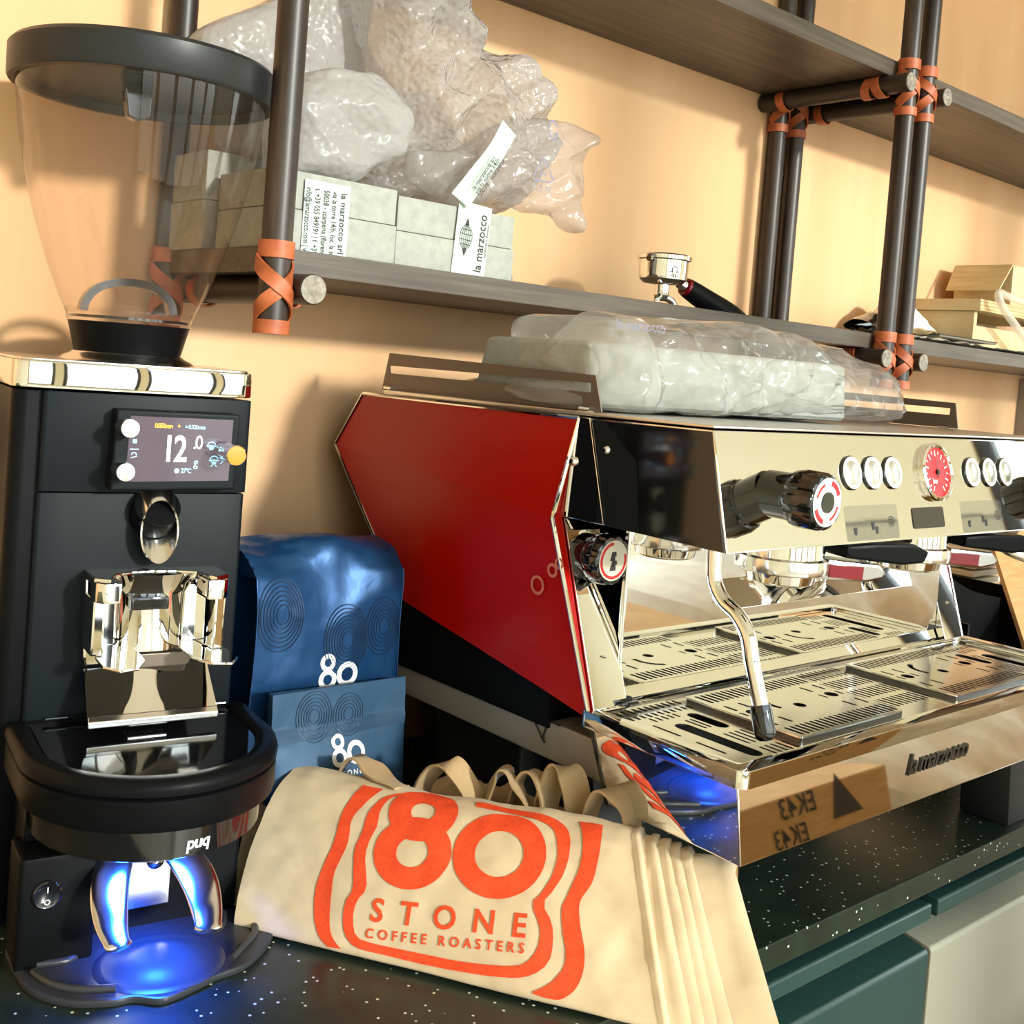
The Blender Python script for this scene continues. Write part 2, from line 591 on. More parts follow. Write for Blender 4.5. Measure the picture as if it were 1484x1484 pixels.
def stadium(cx, cy, ln, wd, ang=90, n=5):
    """rounded slot, long axis at ang degrees"""
    a = math.radians(ang)
    h = max(ln / 2 - wd / 2, 0.0)
    pts = []
    for k in range(n + 1):
        t = -math.pi / 2 + math.pi * k / n
        pts.append((h + wd / 2 * math.cos(t), wd / 2 * math.sin(t)))
    for k in range(n + 1):
        t = math.pi / 2 + math.pi * k / n
        pts.append((-h + wd / 2 * math.cos(t), wd / 2 * math.sin(t)))
    return [(cx + x * math.cos(a) - y * math.sin(a), cy + x * math.sin(a) + y * math.cos(a)) for x, y in pts]

def circle(cx, cy, r, n=32, a0=0.0, a1=360.0):
    full = abs(a1 - a0) >= 360
    m = n if full else n + 1
    return [(cx + r * math.cos(math.radians(a0 + (a1 - a0) * k / n)), cy + r * math.sin(math.radians(a0 + (a1 - a0) * k / n))) for k in range(m)]

def arc_band(cx, cy, r0, r1, a0, a1, n=14):
    return circle(cx, cy, r1, n, a0, a1) + circle(cx, cy, r0, n, a1, a0)

def rrect(x0, x1, y0, y1, r, n=5):
    out = []
    for cx, cy, a in ((x1 - r, y0 + r, -90), (x1 - r, y1 - r, 0), (x0 + r, y1 - r, 90), (x0 + r, y0 + r, 180)):
        out += [(cx + r * math.cos(math.radians(a + 90 * k / n)), cy + r * math.sin(math.radians(a + 90 * k / n))) for k in range(n + 1)]
    return out

def annulus(mb, cx, cy, r0, r1, n=48, fn=None):
    """flat ring as quads"""
    fn = fn or (lambda x, y: (x, y, 0))
    rs = [r0 + (r1 - r0) * k / 4 for k in range(5)]
    v, f = [], []
    for r in rs:
        v += [fn(cx + r * math.cos(2 * math.pi * i / n), cy + r * math.sin(2 * math.pi * i / n)) for i in range(n)]
    for k in range(4):
        for i in range(n):
            f.append((k * n + i, k * n + (i + 1) % n, (k + 1) * n + (i + 1) % n, (k + 1) * n + i))
    mb.add(v, f)
    return mb

def nz(x, y, z, s=1.0, oct=3):
    return noise.fractal(Vector((x * s, y * s, z * s)), 0.9, 2.1, oct, noise_basis='PERLIN_ORIGINAL')

def catmull(pts, n=8, closed=False):
    P = [np.array(p, float) for p in pts]
    out = []
    N = len(P)
    rng = range(N) if closed else range(N - 1)
    for i in rng:
        p0, p1, p2, p3 = (P[(i - 1) % N], P[i], P[(i + 1) % N], P[(i + 2) % N]) if closed else (P[max(i - 1, 0)], P[i], P[i + 1], P[min(i + 2, N - 1)])
        for k in range(n):
            t = k / n
            out.append(0.5 * ((2 * p1) + (-p0 + p2) * t + (2 * p0 - 5 * p1 + 4 * p2 - p3) * t ** 2 + (-p0 + 3 * p1 - 3 * p2 + p3) * t ** 3))
    if not closed:
        out.append(P[-1])
    return [tuple(p) for p in out]

def pillow(outline, y0, thick, c=None, amp=0.01, scale=14, nr=26, na=120, seed=0.0, back=None, ridge=0.0, edge=0.5, fold=0.0, waves=()):
    """closed crumpled bundle whose silhouette in the xz plane is the star-shaped outline"""
    o = np.array(outline)
    c = np.array(c if c is not None else o.mean(0))
    sm = np.array(catmull(outline, 6, True))
    ang = np.arctan2(sm[:, 1] - c[1], sm[:, 0] - c[0])
    rad = np.hypot(sm[:, 0] - c[0], sm[:, 1] - c[1])
    k = np.argsort(ang)
    ang, rad = ang[k], rad[k]
    ang = np.concatenate([ang - 2 * np.pi, ang, ang + 2 * np.pi])
    rad = np.concatenate([rad] * 3)
    back = thick if back is None else back
    mb = MB()
    rings = []
    def P(rho, a, sgn):
        R = float(np.interp(a, ang, rad))
        x, z = c[0] + rho * R * math.cos(a), c[1] + rho * R * math.sin(a)
        d = max(1 - rho ** 2.4, 0) ** edge
        th = thick if sgn < 0 else back
        y = y0 + sgn * th * d
        q = nz(x + seed, y * 1.3, z, scale, 4)
        rg = 1 - abs(nz(x + seed + 7, y, z + 3, scale * 0.8, 3)) * 2
        k2 = 0.25 + 0.75 * min(1, d * 1.6)
        fd = 0.0
        for dx, dz, wl, ph in waves:
            t_ = (dx * x + dz * z) / wl + ph + 0.22 * nz(x + seed, sgn, z, 7, 2)
            fd += abs((t_ % 1.0) * 2 - 1) - 0.5
        y += sgn * (q * amp + max(rg, 0) ** 3 * ridge + fd * fold) * k2
        x += nz(x, y, z + seed, scale * 1.3, 3) * amp * 0.5
        z += nz(x + 5, y + seed, z, scale * 1.3, 3) * amp * 0.5
        return (x, y, z)
    aa = [-math.pi + 2 * math.pi * i / na for i in range(na)]
    for j in range(1, nr + 1):
        rings.append([P(j / nr, a, -1) for a in aa])
    for j in range(nr - 1, 0, -1):
        rings.append([P(j / nr, a, 1) for a in aa])
    mb.rings(rings)
    return mb

# ================================================================== the room
X0, X1, ZC = -2.6, 3.9, 3.45
struct('floor', MB().box(X0 - .1, X1 + .1, Y_FRONT - .1, 0.1, -0.1, 0.0), M['floor'])
struct('ceiling', MB().box(X0 - .1, X1 + .1, Y_FRONT - .1, 0.1, ZC, ZC + 0.1), M['ceil'])
struct('wall_back', MB().box(X0 - .1, X1 + .1, 0.0, 0.1, 0.0, ZC), M['wall'])
struct('wall_left', MB().box(X0 - .1, X0, Y_FRONT, 0.0, 0.0, ZC), M['room'])
struct('wall_right', MB().box(X1, X1 + .1, Y_FRONT, DOOR_Y[0], 0.0, ZC).box(X1, X1 + .1, DOOR_Y[1], 0.0, 0.0, ZC).box(X1, X1 + .1, DOOR_Y[0], DOOR_Y[1], DOOR_Z, ZC), M['room'])
fw = MB().box(X0, X1, Y_FRONT - .1, Y_FRONT, 0, WIN_Z[0]).box(X0, X1, Y_FRONT - .1, Y_FRONT, WIN_Z[1], ZC)
edges_x = [X0] + [v for ab in WIN_X for v in ab] + [X1]
for k in range(0, len(edges_x), 2):
    fw.box(edges_x[k], edges_x[k + 1], Y_FRONT - .1, Y_FRONT, WIN_Z[0], WIN_Z[1])
struct('wall_front', fw, M['room'])
M['win_frame'] = plain('dark_window_frame', lin(40, 42, 46), 0.5)
df_ = MB()
for y in (DOOR_Y[0], DOOR_Y[1] - 0.07):
    df_.box(X1 + .02, X1 + .07, y, y + 0.07, 0.0, DOOR_Z)
for z in (0.0, DOOR_Z - 0.08):
    df_.box(X1 + .02, X1 + .07, DOOR_Y[0], DOOR_Y[1], z, z + 0.08)
dr_ = struct('door_1', df_, M['win_frame'])
part('pane', MB().box(X1 + .042, X1 + .048, DOOR_Y[0] + .06, DOOR_Y[1] - .06, 0.07, DOOR_Z - .07), M['pane'], dr_)
for i, (a, b) in enumerate(WIN_X):
    fr = MB()
    z0, z1 = WIN_Z
    for x in (a, b - 0.05):
        fr.box(x, x + 0.05, Y_FRONT - .07, Y_FRONT - .02, z0, z1)
    for z in (z0, 2.15, z1 - 0.05):
        fr.box(a, b, Y_FRONT - .07, Y_FRONT - .02, z, z + 0.05)
    wo = struct('window_%d' % (i + 1), fr, M['win_frame'])
    part('pane', MB().box(a + .04, b - .04, Y_FRONT - .05, Y_FRONT - .045, z0 + .04, z1 - .04), M['pane'], wo)

# ================================================================== counter
ZT = 0.90
single('worktop', MB().box(-2.2, 3.0, -0.618, -0.001, ZT - 0.026, ZT), M['quartz'],
       'dark green speckled stone worktop carrying the coffee machine', 'worktop', bevel=0.002)

def cabinet(x0, x1, face, label):
    c = empty('base_cabinet', label, 'cabinet', ((x0 + x1) / 2, -0.3, 0.0))
    part('carcass', MB().box(x0, x1, -0.565, -0.02, 0.0, ZT - 0.0262), M['teal'], c)
    r = part('handle_rail', MB().prism_x([(-0.566, 0.844), (-0.619, 0.844), (-0.621, 0.846), (-0.621, 0.861), (-0.619, 0.863), (-0.566, 0.863)], x0 + .006, x1 - .006), M['teal_face'], c, bevel=0.002)
    d = part('door', MB().prism_x([(-0.566, 0.13), (-0.616, 0.13), (-0.620, 0.134), (-0.620, 0.806), (-0.617, 0.810), (-0.566, 0.818)], x0 + .002, x1 - .002), face, c, bevel=0.0015)
    part('plinth', MB().box(x0 + .001, x1 - .001, -0.57, -0.5655, 0.0, 0.12), M['teal'], c)
    return c
cabinet(-1.98, -1.182, M['teal_face'], 'teal base cabinet at the far left end under the worktop')
cabinet(-1.178, -0.376, M['teal_face'], 'teal base cabinet below the black grinder')
cabinet(-0.374, 0.428, M['teal_face'], 'teal base cabinet with dark green door, below the tote bag')
cabinet(0.430, 1.232, M['reflect_face'], 'teal base cabinet with handle rail, a white reflection painted into its door')
cabinet(1.234, 2.036, M['reflect_face'], 'base cabinet with a white reflection painted into its door, under the far right of the worktop')

# ================================================================== shelving units
PR = 0.0145
def strap(x, y, z, root, bx, front=True):
    """leather lashing round post and rod; bx = x of the rod beside the post"""
    r = PR + 0.0004
    mb = MB()
    for zz, w_ in ((z + 0.034, 0.016), (z - 0.038, 0.013)):
        an = [2 * math.pi * k / 32 for k in range(33)]
        mb.ribbon([(x + r * math.cos(a), y + r * math.sin(a), zz) for a in an], [(math.cos(a), math.sin(a), 0) for a in an], w_, 0.0022)
    sg = 1 if bx > x else -1
    for d, lift in ((1, 0.0), (-1, 0.0018)):
        an = [-math.pi / 2 - 2.0 + 4.0 * k / 28 for k in range(29)]
        pts, nr = [], []
        for k, a in enumerate(an):
            u = (k / 28 - 0.5) * 2
            pts.append((x + (r + lift) * math.cos(a), y + (r + lift) * math.sin(a), z - 0.002 + d * 0.026 * u))
            nr.append((math.cos(a), math.sin(a), 0))
        mb.ribbon(pts, nr, 0.0135, 0.002)
    part('leather_strap', mb, M['leather'], root, smooth=40)
    rb = MB()
    for yy, tilt in ((y + 0.030, 0.006), (y + 0.045, -0.004)):
        an = [2 * math.pi * k / 28 for k in range(29)]
        rb.ribbon([(bx + r * math.cos(a), yy + tilt * math.sin(a), z - 0.002 + r * math.sin(a)) for a in an], [(math.cos(a), 0, math.sin(a)) for a in an], 0.014, 0.0022)
    if y > -0.1:
        rb = MB()
        for yy in (y - 0.03,):
            an = [2 * math.pi * k / 28 for k in range(29)]
            rb.ribbon([(bx + r * math.cos(a), yy + 0.004 * math.sin(a), z - 0.002 + r * math.sin(a)) for a in an], [(math.cos(a), 0, math.sin(a)) for a in an], 0.014, 0.0022)
    part('leather_strap', rb, M['leather'], root, smooth=40)

YF, YB = -0.252, -0.016
ZS = [(1.479, 1.503), (1.898, 1.924)]
def shelving(xl, xr, bl, br, label, board):
    u = empty('shelving_unit', label, 'shelving', ((xl + xr) / 2, -0.13, 1.42))
    for z0, z1 in ZS:
        part('shelf_board', MB().box(board[0], board[1], -0.238, -0.001, z0, z1), M['oak_x'], u, bevel=0.0015)
    for x in (xl, xr):
        for y in (YF, YB):
            p = MB().cyl((x, y, 1.425), (x, y, 2.75), PR, n=28)
            part('post', p, M['oak'], u)
    for x, b in ((xl, bl), (xr, br)):
        for z0, z1 in ZS:
            z = z0 - PR
            ro = part('rod', MB().lathe([(0.0, -0.275), (PR - .001, -0.275), (PR, -0.274), (PR, -0.004), (0, -0.004)], (b, 0, z), rot=Matrix(((1, 0, 0), (0, 0, 1), (0, -1, 0))), n=28, cap0=False, cap1=False), M['oak_y'], u)
            part('end_grain', MB().cyl((b, -0.2750, z), (b, -0.2755, z), PR - 0.001, n=28), M['oak_end'], ro)
            for y in (YF, YB):
                strap(x, y, z, u, b)
    return u
shelving(-0.220, 0.846, -0.220 + 2 * PR, 0.846 - 2 * PR, 'dark oak shelving unit lashed with tan leather, above the red coffee machine', (-0.224, 0.862))
shelving(0.898, 2.05, 0.898 + 2 * PR, 2.05 - 2 * PR, 'neighbouring dark oak shelving unit holding the plywood crate', (0.882, 2.07))

# ================================================================== espresso machine
W_M = 0.70
em = empty('espresso_machine', 'large two-group espresso machine with red side and mirror steel front', 'coffee machine', (W_M / 2, -0.36, 0.90))
def side_panel(xs, sg):
    """folded red side: outline in y, z with a ridge pushed outward"""
    rim = [(-0.085, 1.362), (-0.448, 1.364), (-0.432, 1.268), (-0.492, 1.090), (-0.424, 1.102), (-0.198, 1.138), (-0.150, 1.150), (-0.138, 1.191), (-0.049, 1.299)]
    out = {2: 0.010, 8: 0.010}
    outer = [(xs - sg * out.get(i, 0.0), y, z) for i, (y, z) in enumerate(rim)]
    inner = [(xs + sg * 0.003, y, z) for y, z in rim]
    mb = MB()
    n = len(rim)
    mb.add(outer + inner, [(0, 1, 2, 8), (8, 2, 3, 4, 5, 6, 7)] + [(i, (i + 1) % n, n + (i + 1) % n, n + i) for i in range(n)] + [tuple(range(2 * n - 1, n - 1, -1))])
    p = part('side_panel', mb, M['red'], em, smooth=0, label='red folded side panel')
    tr = MB()
    for i, j in ((0, 1), (1, 2), (2, 3), (7, 8), (8, 0)):
        a, b = Vector(outer[i]), Vector(outer[j])
        tr.cyl(a, b, 0.0022, n=8)
    part('edge_trim', tr, M['chrome'], p, label='bright steel edge trim')
    return p
sp_l = side_panel(0.0, 1)
side_panel(W_M, -1)
# two pale pink digits laid as thin rings at the lower front edge of the red panel
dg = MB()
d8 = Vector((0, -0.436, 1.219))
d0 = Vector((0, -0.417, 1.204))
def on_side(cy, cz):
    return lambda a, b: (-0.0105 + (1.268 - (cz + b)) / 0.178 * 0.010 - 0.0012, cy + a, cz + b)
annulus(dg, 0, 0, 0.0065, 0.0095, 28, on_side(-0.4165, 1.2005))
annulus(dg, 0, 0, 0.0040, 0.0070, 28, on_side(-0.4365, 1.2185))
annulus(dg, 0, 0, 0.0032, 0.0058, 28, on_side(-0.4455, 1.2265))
part('side_digits', dg, M['pink_mark'], sp_l, label='pale pink digits', smooth=0)

# body behind the panels
part('body', MB().prism_x([(-0.095, 1.355), (-0.44, 1.355), (-0.425, 1.268), (-0.425, 1.06), (-0.13, 1.06), (-0.08, 1.29)], 0.013, W_M - 0.013), M['black'], em, bevel=0.002)
part('back_trim', MB().box(0.012, W_M - 0.012, -0.075, -0.06, 1.27, 1.33), M['steel'], em, bevel=0.002)
# grey base shell seen below the red side
part('base_shell', MB().prism_x([(-0.10, 1.030), (-0.503, 1.030), (-0.506, 1.034), (-0.506, 1.060), (-0.498, 1.067), (-0.10, 1.067)], 0.016, W_M - 0.016), plain('grey_shell', lin(166, 158, 148), 0.34, 0.35), em, bevel=0.002, label='grey steel base shell')
cb = catmull([(0.0148, -0.44, 1.0675), (0.0150, -0.425, 1.066), (0.0148, -0.418, 1.052), (0.0148, -0.42, 1.045), (0.0148, -0.405, 1.060), (0.0160, -0.39, 1.069), (0.03, -0.33, 1.0695)], 5)
part('cable', MB().tube(cb, 0.0010, 6), M['black_rubber'], em)
part('dark_gap_box', MB().box(0.055, W_M - 0.055, -0.345, -0.20, 0.9008, 1.031), M['black_rubber'], em, bevel=0.004, label='black box added to darken the gap under the machine body')  # added box that makes the see-through gap under the machine dark
# legs
for (x0, x1, y0, y1) in ((0.100, 0.165, -0.42, -0.36), (0.622, 0.690, -0.607, -0.545), (0.100, 0.165, -0.19, -0.13), (0.622, 0.690, -0.19, -0.13)):
    q0, q1, q2, q3 = x0 - 0.022, x1 - 0.002, y0 - 0.004, y1 + 0.012
    part('leg', MB().add([(x0, y0, 0.9003), (x1, y0, 0.9003), (x1, y1, 0.9003), (x0, y1, 0.9003), (x0 - 0.004, y0, 0.945), (x1, y0, 0.945), (x1, y1, 0.945), (x0 - 0.004, y1, 0.945), (q0, q2, 1.03), (q1, q2, 1.03), (q1, q3, 1.03), (q0, q3, 1.03)],
                         [(3, 2, 1, 0), (0, 1, 5, 4), (1, 2, 6, 5), (2, 3, 7, 6), (3, 0, 4, 7), (4, 5, 9, 8), (5, 6, 10, 9), (6, 7, 11, 10), (7, 4, 8, 11), (8, 9, 10, 11)]), M['black_rubber'], em, bevel=0.002)

# front base: mirror box with slightly tapering ends
bt, bb, bz0, bz1 = 0.001, 0.002, 1.021, 1.083
fb = MB()
fb.add([(bt, -0.66, bz1), (W_M - bt, -0.66, bz1), (W_M - bt, -0.494, bz1), (bt, -0.494, bz1),
        (bb, -0.6685, bz0), (W_M - bb, -0.6685, bz0), (W_M - bb, -0.521, bz0), (bb, -0.521, bz0)],
       [(0, 1, 2, 3), (7, 6, 5, 4), (0, 4, 5, 1), (1, 5, 6, 2), (2, 6, 7, 3), (3, 7, 4, 0)])
base = part('base_front', fb, M['chrome'], em, bevel=0.0012, label='mirror steel base')
sm = text_mb('la marzocco', 0.026, 0.0008, bold=0.012, shear=0.55, spacing=0.92)
part('lettering', sm.xf(frame((0.317, -0.6648, 1.056), (1, 0, 0), (0, 0.137, 1))), M['black_gloss'], base, smooth=0, label='dark slanted script lettering')
# black edge strip at the back of the base side
part('edge_strip', MB().add([(0.0, -0.4915, 1.084), (0.0, -0.4960, 1.084), (0.001, -0.5225, 1.021), (0.001, -0.5180, 1.021),
                             (0.012, -0.4915, 1.084), (0.012, -0.4960, 1.084), (0.013, -0.5225, 1.021), (0.013, -0.5180, 1.021)],
                            [(0, 1, 2, 3), (7, 6, 5, 4), (0, 4, 5, 1), (1, 5, 6, 2), (2, 6, 7, 3), (3, 7, 4, 0)]), M['black_gloss'], base)

# tray: rounded lip frame round a dark well
lip = fill2d([rrect(-0.004, W_M + 0.004, -0.668, -0.480, 0.010, 6), rrect(0.012, W_M - 0.012, -0.652, -0.489, 0.006)], 0.015)
lip.v = [(x, y, z + 1.0985) for x, y, z in lip.v]
tray = part('drip_tray', lip, M['chrome'], em, bevel=0.0035, segs=3)
part('well', MB().box(0.010, W_M - 0.010, -0.654, -0.487, 1.0836, 1.0846), M['void'], tray)

# drip grate with real slots
def rows(x0, x1, ys, ln, wd=0.0042, pitch=0.0083, skip=()):
    out = []
    n = int((x1 - x0) / pitch)
    for yc in ys:
        for k in range(n + 1):
            x = x0 + k * pitch + 0.002
            if any(a < x < b and c < yc < d for a, b, c, d in skip):
                continue
            out.append(stadium(x, yc, ln, wd, 90, 3))
    return out
holes = [rrect(0.014, W_M - 0.014, -0.650, -0.4905, 0.004)]
P1, P2 = (0.118, 0.292), (0.398, 0.572)
side_l = (0.030, 0.100, -0.66, -0.522)
side_r = (0.600, 0.672, -0.66, -0.522)
skip = [side_l, side_r]
for x0, x1 in ((0.026, 0.674),):
    holes += rows(x0, x1, (-0.5005,), 0.013, skip=skip)
    holes += rows(x0, x1, (-0.5165,), 0.010, skip=skip)
for x0, x1 in ((0.301, 0.390),):
    holes += rows(x0, x1, (-0.541, -0.573, -0.606), 0.026)
for sx, m in ((0.0, 1), (W_M, -1)):
    X = lambda x: sx + m * x
    holes.append(stadium(X(0.058), -0.593, 0.094, 0.017, 90))
    holes.append(stadium(X(0.094), -0.553, 0.046, 0.015, 90))
    holes += [stadium(X(0.034), y, 0.034, 0.0034, 90, 3) for y in (-0.555, -0.605)]
    holes += [stadium(X(x), -0.528, 0.011, 0.0034, 90, 3) for x in (0.046, 0.054, 0.062, 0.070, 0.078)]
    holes += [stadium(X(x), -0.555, 0.026, 0.0034, 90, 3) for x in (0.074, 0.081)]
    holes += [stadium(X(x), -0.600, 0.030, 0.0034, 90, 3) for x in (0.076, 0.084, 0.092, 0.100, 0.108)]
    holes += [stadium(X(x), -0.634, 0.020, 0.0034, 90, 3) for x in (0.076, 0.084, 0.092, 0.100, 0.108, 0.116, 0.124)]
holes = [holes[0]] + [h for h in holes[1:] if all(not (P[0] - 0.003 < x < P[1] + 0.003 and -0.640 < y < -0.503) for P in (P1, P2) for x, y in h)]
gr = fill2d(holes, 0.0016)
gr.v = [(x, y, z + 1.0935) for x, y, z in gr.v]
part('grate', gr, M['grate'], em, smooth=0)
for a, b in (P1, P2):
    cx = (a + b) / 2
    y0, y1 = -0.639, -0.504
    lo = [rrect(a, b, y0, y1, 0.003)]
    lo += rows(a + 0.008, b - 0.006, (-0.5205,), 0.024, 0.0046, 0.0079)
    lo += rows(a + 0.008, b - 0.006, (-0.6240,), 0.022, 0.0046, 0.0079)
    lo.append(circle(cx, -0.577, 0.0065, 20))
    lo.append(arc_band(cx - 0.004, -0.566, 0.021, 0.027, 105, 200, 12))
    for sx in (-1, 1):
        for k in (0, 1):
            lo.append(stadium(cx + sx * (0.054 + 0.022 * k), -0.5475 - (0.004 if sx < 0 else 0), 0.017, 0.0042, 90, 3))
            lo.append(stadium(cx + sx * (0.054 + 0.022 * k), -0.598, 0.017, 0.0042, 90, 3))
        lo.append(circle(cx + sx * 0.065, -0.570, 0.0075, 18))
        lo += [stadium(cx + sx * (0.052 + 0.0085 * k), -0.570, 0.012, 0.0036, 90, 3) for k in (-0.2, 3.2)]
    pl = fill2d(lo, 0.0016)
    pl.v = [(x, y, z + 1.0992) for x, y, z in pl.v]
    cp = part('cup_plate', pl, M['grate'], em, smooth=0)
    sk = fill2d([rrect(a + .0005, b - .0005, y0 + .0005, y1 - .0005, 0.003), rrect(a + .003, b - .003, y0 + .003, y1 - .003, 0.002)], 0.0040)
    sk.v = [(x, y, z + 1.0976) for x, y, z in sk.v]
    part('skirt', sk, plain('shaded_skirt', (0.10, 0.095, 0.09, 1), 0.22, 0.9), cp, smooth=0)  # steel darkened: the shadow round the raised plate is in the colour
    part('pan', MB().box(a + .004, b - .004, y0 + .004, y1 - .004, 1.0938, 1.0945), M['void'], cp)

# mirror backsplash, its stepped foot and the side pillars
part('backsplash', MB().box(0.050, 0.650, -0.4775, -0.472, 1.1095, 1.262), M['chrome'], em, bevel=0.0006)
part('splash_riser', MB().prism_x([(-0.4765, 1.1090), (-0.4815, 1.0990), (-0.470, 1.0990), (-0.470, 1.1090)], 0.052, 0.648), M['chrome'], em)
part('splash_ledge', MB().prism_x([(-0.4790, 1.1000), (-0.4925, 1.0945), (-0.4925, 1.0915), (-0.470, 1.0915), (-0.470, 1.1000)], 0.048, 0.652), M['chrome_soft'], em)
for x0, x1, xb in ((0.004, 0.049, 0.026), (0.651, 0.696, 0.676)):
    pil = part('pillar', MB().add([(x0, -0.4345, 1.268), (x1, -0.4345, 1.268), (x1, -0.4925, 1.098), (x0, -0.4925, 1.098),
                                   (x0, -0.42, 1.268), (x1, -0.42, 1.268), (x1, -0.47, 1.098), (x0, -0.47, 1.098)],
                                  [(0, 1, 2, 3), (7, 6, 5, 4), (0, 4, 5, 1), (1, 5, 6, 2), (2, 6, 7, 3), (3, 7, 4, 0)]), M['chrome'], em, bevel=0.0008)
    part('bolt', MB().lathe([(0.0, 0.004), (0.003, 0.0036), (0.0045, 0.002), (0.005, 0.0)][::-1], (xb, -0.478, 1.139), 'Y', 16, cap0=True, cap1=False), M['chrome'], pil)
rod = part('corner_rod', MB().cyl((0.0475, -0.4800, 1.098), (0.0475, -0.4795, 1.262), 0.0018, n=12), M['chrome'], em)
part('corner_foot', MB().prism_z(rrect(0.030, 0.058, -0.492, -0.483, 0.003), 1.0985, 1.1035).prism_z(rrect(0.036, 0.060, -0.498, -0.491, 0.002), 1.0985, 1.1015), M['black_gloss'], em, bevel=0.001)

# head housing
hp = [(-0.448, 1.365), (-0.605, 1.367), (-0.629, 1.267), (-0.432, 1.269)]
hs = part('head_housing', MB().prism_x(hp, 0.0015, W_M - 0.0015), M['chrome'], em, bevel=0.0014, label='mirror steel head housing')
part('end_flange', MB().prism_x([(-0.449, 1.365), (-0.4625, 1.365), (-0.491, 1.2695), (-0.433, 1.2695)], -0.0015, 0.0012), M['chrome'], hs, bevel=0.0006)
part('end_plate', MB().prism_x([(-0.4635, 1.364), (-0.4800, 1.364), (-0.522, 1.332), (-0.532, 1.2685), (-0.4915, 1.269)], 0.0001, 0.0013), M['black_face'], hs, bevel=0.0004, label='dull black plate on the end of the housing')
part('end_plate', MB().prism_x([(-0.4805, 1.364), (-0.6035, 1.3655), (-0.6265, 1.2685), (-0.5325, 1.2685), (-0.5225, 1.3320)], 0.0005, 0.0013), M['black_gloss'], hs, bevel=0.0003, label='glossy black plate put in for the dark reflection on the housing end')  # black cover paints the dark reflection onto the mirror end
for y, z in ((-0.4465, 1.323), (-0.487, 1.338)):
    part('bolt', MB().lathe([(0.0045, 0), (0.0042, 0.002), (0.0025, 0.0038), (0, 0.0042)], (-0.0015 if y > -0.46 else 0.0, y, z), rot=Matrix(((0, 0, -1), (0, 1, 0), (1, 0, 0))), n=16, cap1=False), M['chrome'], hs)
part('top_plate', MB().prism_x([(-0.12, 1.364), (-0.447, 1.3665), (-0.603, 1.3685), (-0.603, 1.3705), (-0.12, 1.3690)], 0.004, W_M - 0.004), M['steel'], em, bevel=0.0006)

def on_front(x, z, d=0.0):
    y = -0.605 - 0.24 * (1.367 - z)
    n = Vector((0, -0.9724, 0.2334))
    return Vector((x, y, z)) + n * d
FN = Vector((0, -0.9724, 0.2334))
FU = Vector((0, 0.2334, 0.9724))
ROTF = Matrix(((1, 0, 0), (0, FU.y, FN.y), (0, FU.z, FN.z)))
def on_panel(x, z, prof, n=40):
    return MB().lathe(prof, on_front(x, z), rot=ROTF, n=n, cap0=False, cap1=False)
# six ringed buttons
for x in (0.199, 0.2355, 0.272, 0.434, 0.4725, 0.511):
    bt_ = part('button', on_panel(x, 1.3315, [(0.0165, 0.0), (0.0165, 0.0015), (0.0155, 0.0025)]), M['black_gloss'], em)
    part('ring', on_panel(x, 1.3315, [(0.0155, 0.0024), (0.0150, 0.0032), (0.0122, 0.0032), (0.0115, 0.002)]), M['white'], bt_)
    part('cap', on_panel(x, 1.3315, [(0.0117, 0.0022), (0.0110, 0.0026), (0.0, 0.0028)]), M['steel'], bt_)
# pressure gauge
ga = part('gauge', on_panel(0.3535, 1.3315, [(0.030, 0.0), (0.0305, 0.003), (0.030, 0.006), (0.0275, 0.0075), (0.0255, 0.006), (0.0250, 0.0035)], 56), M['chrome'], em)
part('dial', on_panel(0.3535, 1.3315, [(0.0252, 0.0042), (0.0, 0.0043)]), M['red_print'], ga, label='red gauge dial')
mk = MB()
FM = frame(on_front(0.3535, 1.3315, 0.0046), (1, 0, 0), FU)
def tick(a, r0, r1, w_):
    a = math.radians(a)
    c, s_ = math.cos(a), math.sin(a)
    p = [(c * r0 - s_ * w_, s_ * r0 + c * w_, 0), (c * r0 + s_ * w_, s_ * r0 - c * w_, 0), (c * r1 + s_ * w_, s_ * r1 - c * w_, 0), (c * r1 - s_ * w_, s_ * r1 + c * w_, 0)]
    mk.add([FM @ Vector(q) for q in p], [(0, 1, 2, 3)])
for k in range(17):
    tick(-60 + 300 * k / 16, 0.019 if k % 2 else 0.0165, 0.0225, 0.0007)
part('scale', mk, M['white_print'], ga, smooth=0)
nd = MB().add([FM @ Vector(q) for q in ((-.0012, -.006, .001), (.0012, -.006, .001), (.0004, .017, .001), (-.0004, .017, .001))], [(0, 1, 2, 3)])
nd.lathe([(0.0026, 0.0), (0.0026, 0.002), (0, 0.0022)], on_front(0.3535, 1.3315, 0.0046), rot=ROTF, n=16, cap0=False, cap1=False)
part('needle', nd, M['black_print'], ga, smooth=0)
gt_ = text_mb('bar', 0.008, 0.0001)
part('lettering', gt_.xf(frame(on_front(0.3475, 1.3225, 0.0048), (1, 0, 0), FU)), M['white_print'], ga, smooth=0)
# display window
dsp = MB()
pr_ = rrect(-0.031, 0.031, -0.0105, 0.0105, 0.003)
DM = frame(on_front(0.332, 1.287), (1, 0, 0), FU)
dsp.prism([p for p in pr_], lambda a, b: DM @ Vector((a, b, -0.001)), lambda a, b: DM @ Vector((a, b, 0.0008)))
part('display', dsp, M['black_gloss'], em, smooth=0)
